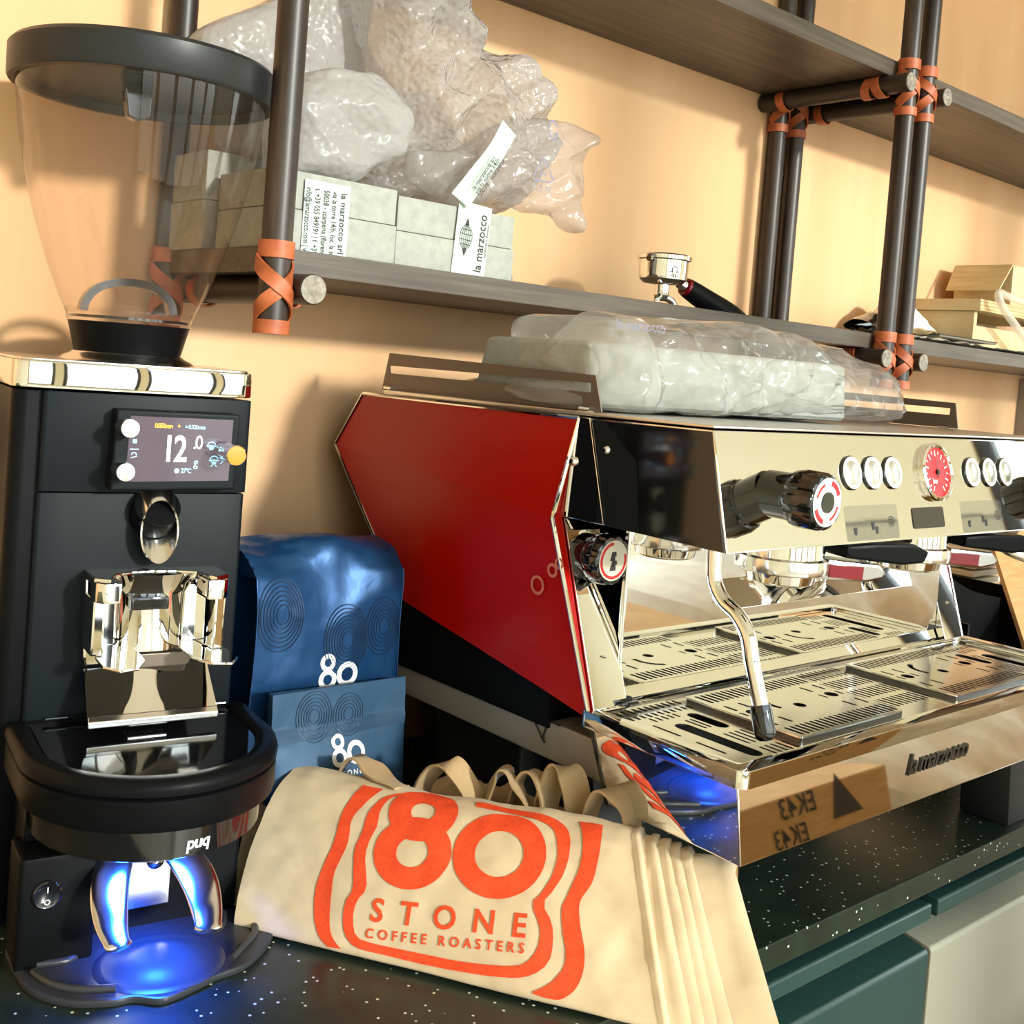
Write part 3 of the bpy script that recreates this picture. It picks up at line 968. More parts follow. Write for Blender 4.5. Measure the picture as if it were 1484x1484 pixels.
# clear sticker labels on the panel
for x in (0.227, 0.447):
    st_ = MB()
    SM = frame(on_front(x, 1.2855), (1, 0, 0), FU)
    st_.prism(rrect(-0.046, 0.046, -0.0165, 0.0165, 0.003), lambda a, b: SM @ Vector((a, b, 0.0)), lambda a, b: SM @ Vector((a, b, 0.0004)))
    so = part('sticker', st_, clear_mat('clear_sticker', (0.9, 0.9, 0.88, 1), 0.1, (0.5, 0.5, 0.48, 1), 0.12, refl=0.4), em, smooth=0, label='clear instruction sticker')
    ic = MB()
    for ax, ay in ((-0.033, -0.004), (-0.002, 0.0), (0.004, -0.004)):
        ic.add([SM @ Vector(q) for q in ((ax, ay, .0006), (ax + .005, ay, .0006), (ax + .004, ay - .007, .0006), (ax + .001, ay - .007, .0006))], [(0, 1, 2, 3)])
    annulus(ic, 0.034, 0.0, 0.0045, 0.0052, 20, lambda a, b: SM @ Vector((a, b, 0.0006)))
    annulus(ic, 0.034, 0.0, 0.0020, 0.0027, 20, lambda a, b: SM @ Vector((a, b, 0.0006)))
    part('symbols', ic, M['black_print'], so, smooth=0, kind='stuff')

# steam knobs: two on the panel, one on the left pillar
def knob(base, ax, s, length, face):
    ax = Vector(ax).normalized()
    R = ax.to_track_quat('Z', 'Y').to_matrix()
    L = length
    k = part('knob', MB().lathe([(0.0, 0.0), (0.0205 * s, 0.0), (0.0205 * s, L * 0.42), (0.0215 * s, L * 0.44), (0.0215 * s, L * 0.49), (0.019 * s, L * 0.5)], base, rot=R, n=40, cap0=False, cap1=False), M['black_gloss'], em)
    gp = MB()
    n = 80
    rr = []
    for h, r in ((0.46, 0.019), (0.50, 0.0235), (0.60, 0.0250), (0.93, 0.0245), (0.985, 0.0232), (1.0, 0.0215)):
        rr.append([Vector(base) + R @ Vector(((r - (0.0016 if math.cos(10 * 2 * math.pi * i / n) < -0.1 else 0)) * s * math.cos(2 * math.pi * i / n),
                                              (r - (0.0016 if math.cos(10 * 2 * math.pi * i / n) < -0.1 else 0)) * s * math.sin(2 * math.pi * i / n), h * L)) for i in range(n)])
    gp.rings(rr)
    part('grip', gp, M['black_gloss'], k, smooth=30)
    fc = Vector(base) + ax * (L + 0.0003)
    Z = Vector((0, 0, 1))
    FMx = frame(fc, Z.cross(-ax).normalized() * -1, Z)
    if FMx.to_3x3().col[2].dot(ax) < 0:
        FMx = frame(fc, Z.cross(ax), Z)
    put = lambda a, b, d=0.0: FMx @ Vector((a, b, d))
    if face == 'ring':
        part('disc', annulus(MB(), 0, 0, 0.009 * s, 0.0205 * s, 48, put), M['white'], k, smooth=0)
        ra = MB()
        for a0, a1 in ((20, 75), (200, 255), (110, 165), (290, 345)):
            wd_ = 0.0042 if a0 in (20, 200) else 0.0022
            ra.prism(arc_band(0, 0, 0.0145 * s, (0.0145 + wd_) * s, a0, a1, 10), lambda a, b: put(a, b, 0.0), lambda a, b: put(a, b, 0.0004))
        part('marking', ra, M['red_print'], k, smooth=0)
        part('centre_cap', MB().lathe([(0.009 * s, 0.0), (0.0088 * s, 0.0012), (0, 0.0016)], fc, rot=R, n=28, cap0=False, cap1=False), M['black_gloss'], k)
    else:
        part('disc', annulus(MB(), 0, 0, 0.0, 0.0195 * s, 40, put), M['ivory'], k, smooth=0)
        ra = MB()
        ra.prism(arc_band(0, 0, 0.0150 * s, 0.0178 * s, 95, 380, 30), lambda a, b: put(a, b, 0.0), lambda a, b: put(a, b, 0.0004))
        part('marking', ra, M['red_print'], k, smooth=0)
        em_ = MB()
        for bx0, bx1, by0, by1 in ((-.0035, .0035, .004, .0085), (-.005, .002, .0, .004), (-.0025, .005, -.004, .0), (-.0045, .0035, -.0095, -.004)):
            em_.prism([(bx0 * s, by0 * s), (bx1 * s, by0 * s), (bx1 * 0.8 * s, by1 * s), (bx0 * 0.7 * s, by1 * s)], lambda a, b: put(a, b, 0.0), lambda a, b: put(a, b, 0.0005))
        part('emblem', em_, M['black_print'], k, smooth=0)
    return k
knob(on_front(0.07, 1.315, -0.001), (0, -1, 0.0), 1.0, 0.058, 'ring')
knob(on_front(0.637, 1.315, -0.001), (0, -1, 0.0), 1.0, 0.058, 'ring')
knob((0.027, -0.440, 1.2335), (0, -1, 0.0), 0.98, 0.040, 'disc')

# steam wands
wp = catmull([(0.07, -0.562, 1.275), (0.07, -0.563, 1.252), (0.07, -0.566, 1.228), (0.07, -0.578, 1.212), (0.07, -0.594, 1.203), (0.07, -0.607, 1.188), (0.07, -0.614, 1.165), (0.07, -0.627, 1.130)], 8)
wd_ = part('steam_wand', MB().tube(wp, 0.0072, 20), M['chrome'], em)
tp = Vector((0.07, -0.6265, 1.131))
td = Vector((0, -0.011, -0.035)).normalized()
part('rubber_tip', MB().lathe([(0.0, -0.001), (0.0090, -0.001), (0.0095, 0.004), (0.0095, 0.022), (0.0088, 0.026), (0.006, 0.029), (0, 0.030)], tp, rot=td.to_track_quat('Z', 'Y').to_matrix(), n=24, cap0=False, cap1=False), M['black_gloss'], wd_)
wp2 = catmull([(0.612, -0.562, 1.275), (0.612, -0.563, 1.252), (0.616, -0.572, 1.236), (0.635, -0.59, 1.226), (0.665, -0.60, 1.224), (0.685, -0.605, 1.215), (0.69, -0.61, 1.17)], 8)
part('steam_wand', MB().tube(wp2, 0.0072, 20), M['chrome'], em)

# brew groups under the housing
def group(cx):
    cy = -0.552
    g = part('brew_group', MB().lathe([(0.0, 1.235), (0.036, 1.235), (0.041, 1.240), (0.041, 1.262), (0.037, 1.266), (0.037, 1.275), (0.0, 1.275)], (cx, cy, 0), n=48, cap0=False, cap1=False), M['chrome'], em)
    part('lock_ring', MB().lathe([(0.040, 1.228), (0.045, 1.230), (0.046, 1.236), (0.045, 1.243), (0.040, 1.245)], (cx, cy, 0), n=48, cap0=False, cap1=False), M['chrome_soft'], g)
    part('basket', MB().lathe([(0.0, 1.215), (0.027, 1.216), (0.033, 1.219), (0.036, 1.230), (0.0, 1.231)], (cx, cy, 0), n=48, cap0=False, cap1=False), M['chrome'], g)
    # chrome lever box with a red badge, pointing out to the right
    D = Vector((0.93, -0.36, -0.06)).normalized()
    S = Vector((0, 0, 1)).cross(D).normalized()
    U = D.cross(S)
    o = Vector((cx, cy, 1.234))
    T = Matrix(((D.x, S.x, U.x, o.x), (D.y, S.y, U.y, o.y), (D.z, S.z, U.z, o.z), (0, 0, 0, 1)))
    bx = MB().prism_y([(0.030, -0.009), (0.090, -0.009), (0.110, -0.004), (0.113, 0.003), (0.104, 0.010), (0.030, 0.011)], -0.017, 0.017).xf(T)
    l = part('portafilter_neck', bx, plain('dark_steel', (0.42, 0.41, 0.39, 1), 0.2, 1.0), g, bevel=0.003)
    part('badge', MB().box(0.044, 0.084, -0.0183, -0.0165, -0.0062, 0.0068).xf(T), M['red_badge'], g, bevel=0.0006, label='red badge')
    hd = MB().prism_y([(0.060, 0.014), (0.130, 0.012), (0.155, 0.016), (0.160, 0.028), (0.142, 0.034), (0.096, 0.031), (0.060, 0.026)], -0.020, 0.018).xf(T)
    part('lever', hd, M['black'], g, bevel=0.003)
for cx in (0.190, 0.430):
    group(cx)
# mirror drip shelf below the groups
part('group_apron', MB().add([(0.195, -0.4780, 1.205), (0.560, -0.4780, 1.205), (0.555, -0.4925, 1.176), (0.200, -0.4925, 1.176), (0.195, -0.4770, 1.205), (0.560, -0.4770, 1.205), (0.555, -0.4770, 1.174), (0.200, -0.4770, 1.174)],
                             [(0, 1, 2, 3), (7, 6, 5, 4), (0, 4, 5, 1), (1, 5, 6, 2), (2, 6, 7, 3), (3, 7, 4, 0)]), M['chrome'], em, bevel=0.0005)

# cup rails
def rail(x, y0, y1, sg):
    T = frame((x, 0, 1.369), (0, -1, 0), (sg * 0.10, 0, 1))
    pl = fill2d([[(-y0, 0.0), (-y1 + 0.006, 0.002), (-y1 - 0.002, 0.036), (-y0 + 0.016, 0.043)], rrect(-y0 + 0.016, -y1 - 0.008, 0.0195, 0.0285, 0.0015)], 0.0016)
    r = part('cup_rail', pl.xf(T), M['warm_grey'], em, smooth=0, label='slotted grey cup rail')
    for yy in (y0 - 0.01, y1 + 0.02):
        part('clip', MB().cyl((x - 0.002, yy, 1.3715), (x - 0.002, yy - 0.014, 1.3715), 0.0035, n=14), M['chrome'], r)
rail(0.012, -0.105, -0.458, -1)
rail(W_M - 0.012, -0.105, -0.458, 1)

# ================================================================== coffee grinder (authored in its own frame: x right, y back, z up)
GL, GR = (-0.337, -0.334, 0.90), math.atan2(-0.1608, 0.987)
gd = empty('coffee_grinder', 'tall black coffee grinder with clear hopper and lit screen', 'grinder', GL, GR)
def gpart(name, mb, mat, par=None, **k):
    return part(name, mb, mat, par or gd, local=True, **k)
UC = -0.0065
def bow(u0, u1, y0, y1, r, sag, n=10):
    """rounded plan outline with a slightly bowed front (front = -y)"""
    out = []
    for k in range(n + 1):
        t = k / n
        u = u0 + r + (u1 - u0 - 2 * r) * t
        out.append((u, y0 - sag * (1 - (2 * t - 1) ** 2)))
    for cx, cy, a in ((u1 - r, y0 + r, -90), (u1 - r, y1 - r, 0), (u0 + r, y1 - r, 90), (u0 + r, y0 + r, 180)):
        out += [(cx + r * math.cos(math.radians(a + 90 * k / 4)), cy + r * math.sin(math.radians(a + 90 * k / 4))) for k in range(1 if a == -90 else 0, 5 if a != 180 else 4)]
    return out
gpart('body', MB().prism_z(rrect(-0.118, 0.082, 0.092, 0.325, 0.012), 0.0, 0.457), M['black'], bevel=0.002)
gpart('front_panel', MB().prism_z(bow(-0.096, 0.083, 0.085, 0.10, 0.004, 0.001), 0.10, 0.371), M['black_face'], bevel=0.0012)
gpart('screen_panel', MB().prism_z(bow(-0.0955, 0.0835, 0.083, 0.10, 0.004, 0.006, 16), 0.3725, 0.457), M['black_face'], bevel=0.001)
cap = gpart('steel_collar', MB().prism_z(bow(-0.121, 0.085, 0.081, 0.328, 0.014, 0.006, 16), 0.459, 0.4815), M['chrome'], bevel=0.0018, label='polished steel collar')
gpart('collar_top', MB().prism_z(bow(-0.118, 0.082, 0.084, 0.325, 0.014, 0.006, 16), 0.4815, 0.4835), M['chrome_soft'], cap, bevel=0.0008)
AX = (-0.006, 0.186)
gpart('hopper_base', MB().lathe([(0.0, 0.4835), (0.062, 0.4835), (0.058, 0.4865), (0.052, 0.489), (0.050, 0.491), (0.0, 0.491)], (AX[0], AX[1], 0), cap0=False, cap1=False), M['chrome_soft'])
gpart('hopper_collar', MB().lathe([(0.0, 0.490), (0.0475, 0.490), (0.0485, 0.4925), (0.0545, 0.5165), (0.0555, 0.519), (0.0, 0.519)], (AX[0], AX[1], 0), cap0=False, cap1=False), M['black'])
hpr = [(0.056, 0.5195), (0.0565, 0.523), (0.0575, 0.5265), (0.064, 0.541), (0.074, 0.565), (0.084, 0.594), (0.0935, 0.625), (0.1015, 0.658), (0.108, 0.695), (0.1125, 0.735)]
hop = gpart('hopper', MB().lathe(hpr, (AX[0], AX[1], 0), n=72, cap0=False, cap1=False), M['hopper'], smooth=60, label='smoked clear hopper')
gpart('hopper_seam', MB().lathe([(0.0575, 0.5265), (0.0585, 0.528), (0.0585, 0.5305), (0.0575, 0.532)], (AX[0], AX[1], 0), n=64, cap0=False, cap1=False), M['hopper'], hop)
# slider arch inside the hopper foot
ah = catmull([(-0.047, 0, 0.528), (-0.045, 0, 0.538), (-0.036, 0, 0.549), (-0.020, 0, 0.5555), (0.0, 0, 0.557), (0.018, 0, 0.553), (0.030, 0, 0.543), (0.034, 0, 0.530)], 5)
aw = MB().ribbon([(AX[0] + x, AX[1] - 0.012, z) for x, y, z in ah], [(0, -1, 0)] * len(ah), 0.007, 0.014)
gpart('slider_handle', aw, M['black_gloss'], hop, smooth=40)
gpart('slider_disc', MB().lathe([(0.0, 0.522), (0.054, 0.522), (0.054, 0.5245), (0.0, 0.5255)], (AX[0], AX[1], 0), cap0=False, cap1=False), M['black_gloss'], hop)
lid = gpart('hopper_lid', MB().lathe([(0.1125, 0.734), (0.1185, 0.7335), (0.1200, 0.736), (0.1205, 0.762), (0.117, 0.766), (0.0, 0.768)], (AX[0], AX[1], 0), n=72, cap0=False, cap1=False), M['lid'])
gpart('lid_panel', MB().lathe([(0.1125, 0.734), (0.110, 0.742), (0.0, 0.745)], (AX[0], AX[1], 0), n=72, cap0=False, cap1=False), M['lid'], lid)
gpart('lid_latch', MB().prism_y([(-0.040, 0.742), (-0.012, 0.742), (-0.014, 0.704), (-0.024, 0.699), (-0.034, 0.702)], 0.125, 0.138), M['black_gloss'], lid, bevel=0.002)

# screen unit
sb = gpart('screen_case', MB().prism_y([(-0.043, 0.3765), (0.064, 0.3785), (0.065, 0.4455), (-0.041, 0.4455)], 0.058, 0.088), M['black_face'], bevel=0.0025, segs=3)
FY = 0.0575
scn = gpart('screen', MB().prism_y([(-0.0315, 0.3845), (0.0575, 0.3865), (0.0585, 0.4405), (-0.0300, 0.4405)], FY - 0.0006, 0.060), M['screen'], sb, smooth=0, label='lit screen')
SF = lambda u, h: frame((u, FY - 0.0008, h), (1, 0, 0), (0, 0, 1))
def stext(s, u, h, size, mat, **k):
    sq_ = k.pop('squeeze', 0.85)
    tm_ = text_mb(s, size, flat=True, **k)
    tm_.v = [(x * sq_, y, z) for x, y, z in tm_.v]
    gpart('readout', tm_.xf(SF(u, h)), mat, scn, smooth=0)
stext('12', 0.0085, 0.4125, 0.0320, M['screen_white'], bold=0.016, spacing=0.86, squeeze=0.74)
stext('.0', 0.0285, 0.4190, 0.0170, M['screen_white'], spacing=0.8)
stext('g', 0.0275, 0.4020, 0.0105, M['screen_blue'], bold=0.01)
stext('0.050mm', -0.0020, 0.4330, 0.0056, M['screen_orange'], bold=0.015, spacing=0.82)
stext('+', 0.0110, 0.4330, 0.0056, M['screen_orange'], bold=0.02)
stext('= 0.320mm', 0.0250, 0.4328, 0.0052, M['screen_blue'], bold=0.012, spacing=0.85)
stext('27°C', 0.0195, 0.3945, 0.0058, M['screen_blue'], bold=0.015, spacing=0.85)
stext('88', -0.0255, 0.4190, 0.0050, M['screen_blue'], bold=0.02, spacing=0.8)
ic = MB()
def poly_s(pts):
    ic.add([(u, FY - 0.0008, h) for u, h in pts], [tuple(range(len(pts)))])
def arc_s(c, r0, r1, a0, a1, n=14):
    p0, p1 = circle(c[0], c[1], r0, n, a0, a1), circle(c[0], c[1], r1, n, a0, a1)
    for k in range(n):
        poly_s([p0[k], p0[k + 1], p1[k + 1], p1[k]])
for cu_, ch in ((0.0405, 0.4170), (0.0435, 0.4045)):
    arc_s((cu_, ch), 0.0032, 0.0040, 20, 200)
    poly_s([(cu_ - .0045, ch - .0006), (cu_ + .0045, ch - .0006), (cu_ + .0045, ch + .0004), (cu_ - .0045, ch + .0004)])
    poly_s([(cu_ - .0026, ch - .0012), (cu_ + .0026, ch - .0012), (cu_ + .0014, ch - .0036), (cu_ - .0014, ch - .0036)])
poly_s([(0.0455, 0.4150), (0.0510, 0.4145), (0.0510, 0.4160), (0.0455, 0.4165)])
arc_s((0.0490, 0.4035), 0.0016, 0.0022, -90, 90)
poly_s([(0.0405, .3990), (0.0425, .4010), (0.0430, .4005), (0.0412, .3985)])
poly_s([(0.0465, .3990), (0.0445, .4010), (0.0440, .4005), (0.0458, .3985)])
arc_s((-0.0255, 0.4075), 0.0016, 0.0024, 0, 180)
poly_s([(-0.0290, .4120), (-0.0220, .4120), (-0.0220, .4128), (-0.0290, .4128)])
poly_s([(-0.0280, .4045), (-0.0230, .4060), (-0.0230, .4068), (-0.0280, .4053)])
arc_s((0.0115, 0.3945), 0.0004, 0.0022, 0, 359)
gpart('symbols', ic, M['screen_blue'], scn, smooth=0, kind='stuff')
for u, h in ((-0.034, 0.4310), (-0.0355, 0.3945)):
    kb = gpart('button', MB().lathe([(0.0078, 0.0), (0.0080, 0.020), (0.0074, 0.0215), (0.0, 0.0222)], (u, 0.060, h), 'Y', 32, cap0=False, cap1=False, rot=Matrix(((1, 0, 0), (0, 0, -1), (0, 1, 0)))), M['chrome_soft'], sb)
ok_ = gpart('dial_knob', MB().lathe([(0.0, 0.0), (0.0070, 0.0), (0.0070, 0.012), (0.0086, 0.0125), (0.0088, 0.037), (0.0084, 0.0375), (0.0080, 0.0370)], (0.052, 0.059, 0.4125), n=32, cap0=False, cap1=False, rot=Matrix(((1, 0, 0), (0, 0, -1), (0, 1, 0)))), M['chrome'], sb)
gpart('cap', MB().lathe([(0.0082, 0.0368), (0.0, 0.0374)], (0.052, 0.059, 0.4125), n=32, cap0=False, cap1=False, rot=Matrix(((1, 0, 0), (0, 0, -1), (0, 1, 0)))), M['orange'], ok_, label='orange end cap')

# outlet spout: slanted tube cut open at the front
spc = Vector((0.001, 0.083, 0.371))
sp = MB()
ang_n = 32
top_r, bot_r = [], []
D = Vector((0.002, -0.034, -0.052)).normalized()
S = Vector((1, 0, 0))
N = S.cross(D).normalized()
inner_t, inner_b = [], []
for k in range(ang_n):
    a = 2 * math.pi * k / ang_n
    c_, s_ = math.cos(a), math.sin(a)
    f = (s_ + 1) / 2            # 1 at the front lip
    t0, t1 = -0.006, 0.060 - 0.046 * f
    for rr, tp_, bt_2 in ((0.0165, top_r, bot_r), (0.0150, inner_t, inner_b)):
        off = S * (rr * c_) + N * (rr * s_) * (1 if N.y < 0 else -1)
        tp_.append(spc + off + D * t0)
        bt_2.append(spc + off + D * t1)
sp.rings([top_r, bot_r, inner_b, inner_t], cap0=True, cap1=True)
gpart('spout', sp, M['chrome_soft'], smooth=50, label='cut steel spout')
gpart('spout_mount', MB().cyl((0.001, 0.086, 0.350), (0.001, 0.070, 0.362), 0.021, 0.020, n=32), M['black'], bevel=0.001)

# portafilter fork holder
hb = MB().add([(-0.058, 0.0838, 0.303), (0.062, 0.0838, 0.303), (0.060, 0.0838, 0.222), (-0.054, 0.0838, 0.222)], [(0, 1, 2, 3)])
hold = gpart('fork_holder', MB().prism_y([(-0.054, 0.304), (0.060, 0.304), (0.060, 0.232), (0.050, 0.222), (-0.050, 0.222), (-0.052, 0.232)], 0.0775, 0.085), M['chrome'], bevel=0.002, label='polished fork holder')
tpl = MB()
tpl.prism_z([(-0.054, 0.084), (0.060, 0.084), (0.060, 0.046), (0.046, 0.034), (0.040, 0.044), (0.036, 0.060), (0.020, 0.068), (0.0, 0.070), (-0.018, 0.067), (-0.034, 0.058), (-0.042, 0.036), (-0.054, 0.044)], 0.298, 0.3055)
gpart('top_jaw', tpl, M['chrome'], hold, bevel=0.0012)
gpart('inner_cup', MB().rings([[(0.002 + r * math.cos(math.radians(a)), 0.080 + r * 0.62 * -math.sin(math.radians(a)), h) for a in range(5, 176, 10)] for r, h in ((0.046, 0.3045), (0.036, 0.294), (0.031, 0.285), (0.030, 0.236))], False, False, close=False), M['chrome'], hold, smooth=30)
for sx in (-1, 1):
    cx = 0.002
    jaw = [(sx * 0.034, 0.060), (sx * 0.056, 0.060), (sx * 0.056, 0.036), (sx * 0.050, 0.030), (sx * 0.036, 0.030)]
    gpart('clamp', MB().prism_z([(cx + a, b) for a, b in jaw], 0.286, 0.3035), M['chrome'], hold, bevel=0.0025)
    gpart('clamp_leg', MB().prism_z([(cx + a, b) for a, b in [(sx * 0.040, 0.080), (sx * 0.056, 0.080), (sx * 0.056, 0.042), (sx * 0.046, 0.040)]], 0.240, 0.287), M['chrome'], hold, bevel=0.002)
    tine = [(sx * 0.018, 0.076), (sx * 0.050, 0.076), (sx * 0.056, 0.040), (sx * 0.056, 0.012), (sx * 0.046, -0.004), (sx * 0.030, 0.000), (sx * 0.020, 0.022), (sx * 0.019, 0.040)]
    tz = MB().prism_z([(cx + 0.004 + a, b) for a, b in tine], 0.2375, 0.2400)
    gpart('tine', tz, M['chrome'], hold, bevel=0.0009)
gpart('stop_block', MB().prism_y([(-0.022, 0.287), (0.010, 0.287), (0.010, 0.276), (-0.022, 0.276)], 0.046, 0.078), M['black_gloss'], hold, bevel=0.002)
gpart('lower_bar', MB().prism_y(rrect(-0.010, 0.036, 0.222, 0.234, 0.005), 0.062, 0.080), M['warm_grey'], hold, bevel=0.001)
ap = MB()
def apr(i, j):
    u0 = -0.0515 + i * 0.105
    t = j
    wave = 0.010 * math.exp(-((u0 + 0.006) / 0.017) ** 2)
    top = 0.2215 + wave
    h = top + (0.190 - top) * t
    y = 0.070 - 0.026 * t - 0.004 * t * t
    uu = 0.0015 + (u0 - 0.0015) * (1.0 + 0.04 * t)
    return (uu, y, h)
apv = MB().grid(apr, 30, 8)
back = MB().grid(lambda i, j: tuple(np.array(apr(i, j)) + np.array((0, 0.003, 0.0))), 30, 8)
ap.v, ap.f = apv.v[:], apv.f[:]
ap.add(back.v, [tuple(reversed(q)) for q in back.f])
gpart('chute', ap, M['chrome'], hold, smooth=40, label='polished slanted chute')
gpart('chute_lip', MB().prism_x([(0.0405, 0.190), (0.0365, 0.186), (0.0360, 0.181), (0.0400, 0.180), (0.0440, 0.187)], -0.053, 0.056), M['chrome_soft'], hold, bevel=0.0008)
gpart('support', MB().box(-0.019, 0.014, 0.042, 0.086, 0.1775, 0.183), M['chrome_soft'], hold, bevel=0.001)

# ================================================================== automatic tamper standing in front of the grinder
tmp = empty('tamping_machine', 'round black automatic tamper glowing blue at the foot of the grinder', 'tamper', GL, GR)
def tpart(name, mb, mat, par=None, **k):
    return part(name, mb, mat, par or tmp, local=True, **k)
TC = (-0.006, 0.015)
tpart('housing', MB().box(-0.098, 0.084, 0.035, 0.0835, 0.0, 0.134), M['black'], bevel=0.004)
def dshape(r, back):
    pts = [(TC[0] + r * math.cos(math.radians(a)), TC[1] + r * math.sin(math.radians(a))) for a in range(-180, 1, 5)]
    return pts + [(TC[0] + r, back), (TC[0] - r, back)]
def dstack(levels, back):
    return MB().rings([[(x, y, h) for x, y in dshape(r, back)] for r, h in levels])
tpart('drum', dstack([(0.098, 0.136), (0.1015, 0.1375), (0.1025, 0.141), (0.1025, 0.1615), (0.1000, 0.163)], 0.084), M['black'], smooth=40)
tpart('drum_lower', dstack([(0.0885, 0.110), (0.0910, 0.1115), (0.0915, 0.137)], 0.084), M['black_gloss'], smooth=40)
lid2 = tpart('drum_top', dstack([(0.1005, 0.1635), (0.1030, 0.165), (0.1035, 0.170), (0.1015, 0.1755), (0.0985, 0.177), (0.0885, 0.177), (0.0855, 0.1740), (0.0845, 0.1725)], 0.084), M['black'], smooth=50)
tpart('top_well', dstack([(0.0840, 0.1720), (0.0840, 0.1732)], 0.0835), M['black_gloss'], lid2)
tpart('rim_bar', MB().box(-0.079, -0.020, 0.0805, 0.0838, 0.1770, 0.1790).box(-0.022, 0.018, 0.0600, 0.0630, 0.1735, 0.1760).box(0.016, 0.078, 0.0805, 0.0838, 0.1770, 0.1790), M['black_gloss'], lid2, bevel=0.0008)
# lettering wrapped round the lower drum
lt = text_mb('puq', 0.0135, flat=True, bold=0.03, spacing=0.92, shear=0.1)
def wrap(u, h):
    a = math.asin(max(-1, min(1, (0.010 + u - TC[0]) / 0.0917)))
    return (TC[0] + 0.0918 * math.sin(a), TC[1] - 0.0918 * math.cos(a), 0.1215 + h)
lt.v = [wrap(x, y) for x, y, z in lt.v]
tpart('lettering', lt, M['white_print'], smooth=0, label='white lettering')
# grey underside tab and blue lamp
tpart('under_plate', MB().prism_z(dshape(0.080, 0.08), 0.1055, 0.1099), M['warm_grey'], bevel=0.001)
tpart('lamp_ring', MB().lathe([(0.018, 0.1050), (0.024, 0.1050), (0.024, 0.1054), (0.018, 0.1054)], (TC[0], -0.030, 0.0), n=32, cap0=False, cap1=False), M['blue_led'], label='blue lamp ring')
ld = bpy.data.lights.new('tamper_lamp', 'AREA')
ld.shape = 'DISK'
ld.size = 0.05
ld.energy = 0.5
ld.spread = math.radians(105)
ld.color = (0.01, 0.10, 1.0)
lo = bpy.data.objects.new('tamper_lamp', ld)
COL.objects.link(lo)
lo.parent = tmp
lo.location = (TC[0], -0.030, 0.1040)
# recess plate with the round eye
pw = tpart('recess_plate', MB().box(-0.035, 0.022, 0.030, 0.0345, 0.024, 0.088), M['chrome_soft'], bevel=0.001)
tpart('eye', MB().lathe([(0.0075, 0.0), (0.0075, 0.002), (0.0055, 0.004), (0.003, 0.0052), (0.0, 0.0056)], (0.008, 0.030, 0.064), n=24, cap0=False, cap1=False, rot=Matrix(((1, 0, 0), (0, 0, -1), (0, 1, 0)))), M['chrome'], pw)
tpart('switch_block', MB().prism_z(rrect(-0.105, -0.046, 0.0, 0.05, 0.004), 0.004, 0.094), M['black'], bevel=0.003)
sw = tpart('switch', MB().lathe([(0.0115, 0.0), (0.0115, 0.002), (0.0100, 0.003), (0.0090, 0.0025), (0.0, 0.0028)], (-0.084, 0.0, 0.064), n=32, cap0=False, cap1=False, rot=Matrix(((1, 0, 0), (0, 0, -1), (0, 1, 0)))), M['black_gloss'])
swm = MB().box(-0.0844, -0.0836, -0.0033, -0.0030, 0.0665, 0.0710)
annulus(swm, 0, 0, 0.0015, 0.0023, 20, lambda a, b: (-0.084 + a, -0.0032, 0.0590 + b))
tpart('marking', swm, M['white_print'], sw, smooth=0)
# fork: a bowed bracket with two flat fingers
fk = MB()
def finger(sx):
    ps = catmull([(sx * 0.012, 0.034, 0.082), (sx * 0.020, 0.015, 0.083), (sx * 0.030, -0.006, 0.076), (sx * 0.036, -0.026, 0.064), (sx * 0.037, -0.044, 0.050), (sx * 0.034, -0.060, 0.040)], 6)
    rr = []
    for i, p in enumerate(ps):
        t = i / (len(ps) - 1)
        wd2 = 0.0080 + 0.0055 * math.sin(math.pi * min(1, t * 1.1)) + 0.003 * t
        th = 0.0032
        if i == len(ps) - 1:
            wd2 *= 0.7
        P = Vector(p) + Vector((TC[0] + 0.0, 0, 0))
        T_ = (Vector(ps[min(i + 1, len(ps) - 1)]) - Vector(ps[max(i - 1, 0)])).normalized()
        Sd = Vector((1, 0.25 * sx, 0.28 * sx)).normalized()
        Sd = (Sd - T_ * Sd.dot(T_)).normalized()
        Nn = T_.cross(Sd)
        rr.append([P + Sd * (wd2 * math.cos(a)) + Nn * (th * (math.sin(a) if abs(math.sin(a)) > 0.3 else math.sin(a))) for a in [2 * math.pi * k / 16 for k in range(16)]])
    return MB().rings(rr)
for sx in (-1, 1):
    tpart('fork_finger', finger(sx), M['chrome_soft'], smooth=60)
# moulded base plate
bpl = catmull([(-0.106, 0.040), (-0.104, 0.005), (-0.098, -0.028), (-0.076, -0.055), (-0.048, -0.068), (-0.030, -0.070), (-0.012, -0.081), (0.010, -0.076), (0.034, -0.066), (0.058, -0.060), (0.078, -0.046), (0.098, -0.022), (0.104, 0.006), (0.092, 0.040)], 5)
M['plate'] = plain('black_plate', (0.035, 0.037, 0.042, 1), 0.3, 0.0, 0.4)
bp = tpart('base_plate', MB().prism_z(bpl, 0.0, 0.006), M['plate'], bevel=0.002)
def dish(i, j):
    a = 2 * math.pi * j
    r = i
    x, y = 0.052 * r * math.cos(a), 0.046 * r * math.sin(a)
    h = 0.0075 + 0.006 * math.exp(-(r / 0.62) ** 4)
    return (TC[0] + 0.006 + x, -0.030 + y, h if r < 0.999 else 0.0062)
tpart('pad', MB().grid(dish, 14, 48, cv=True), M['plate'], bp, smooth=60)
rib = MB()
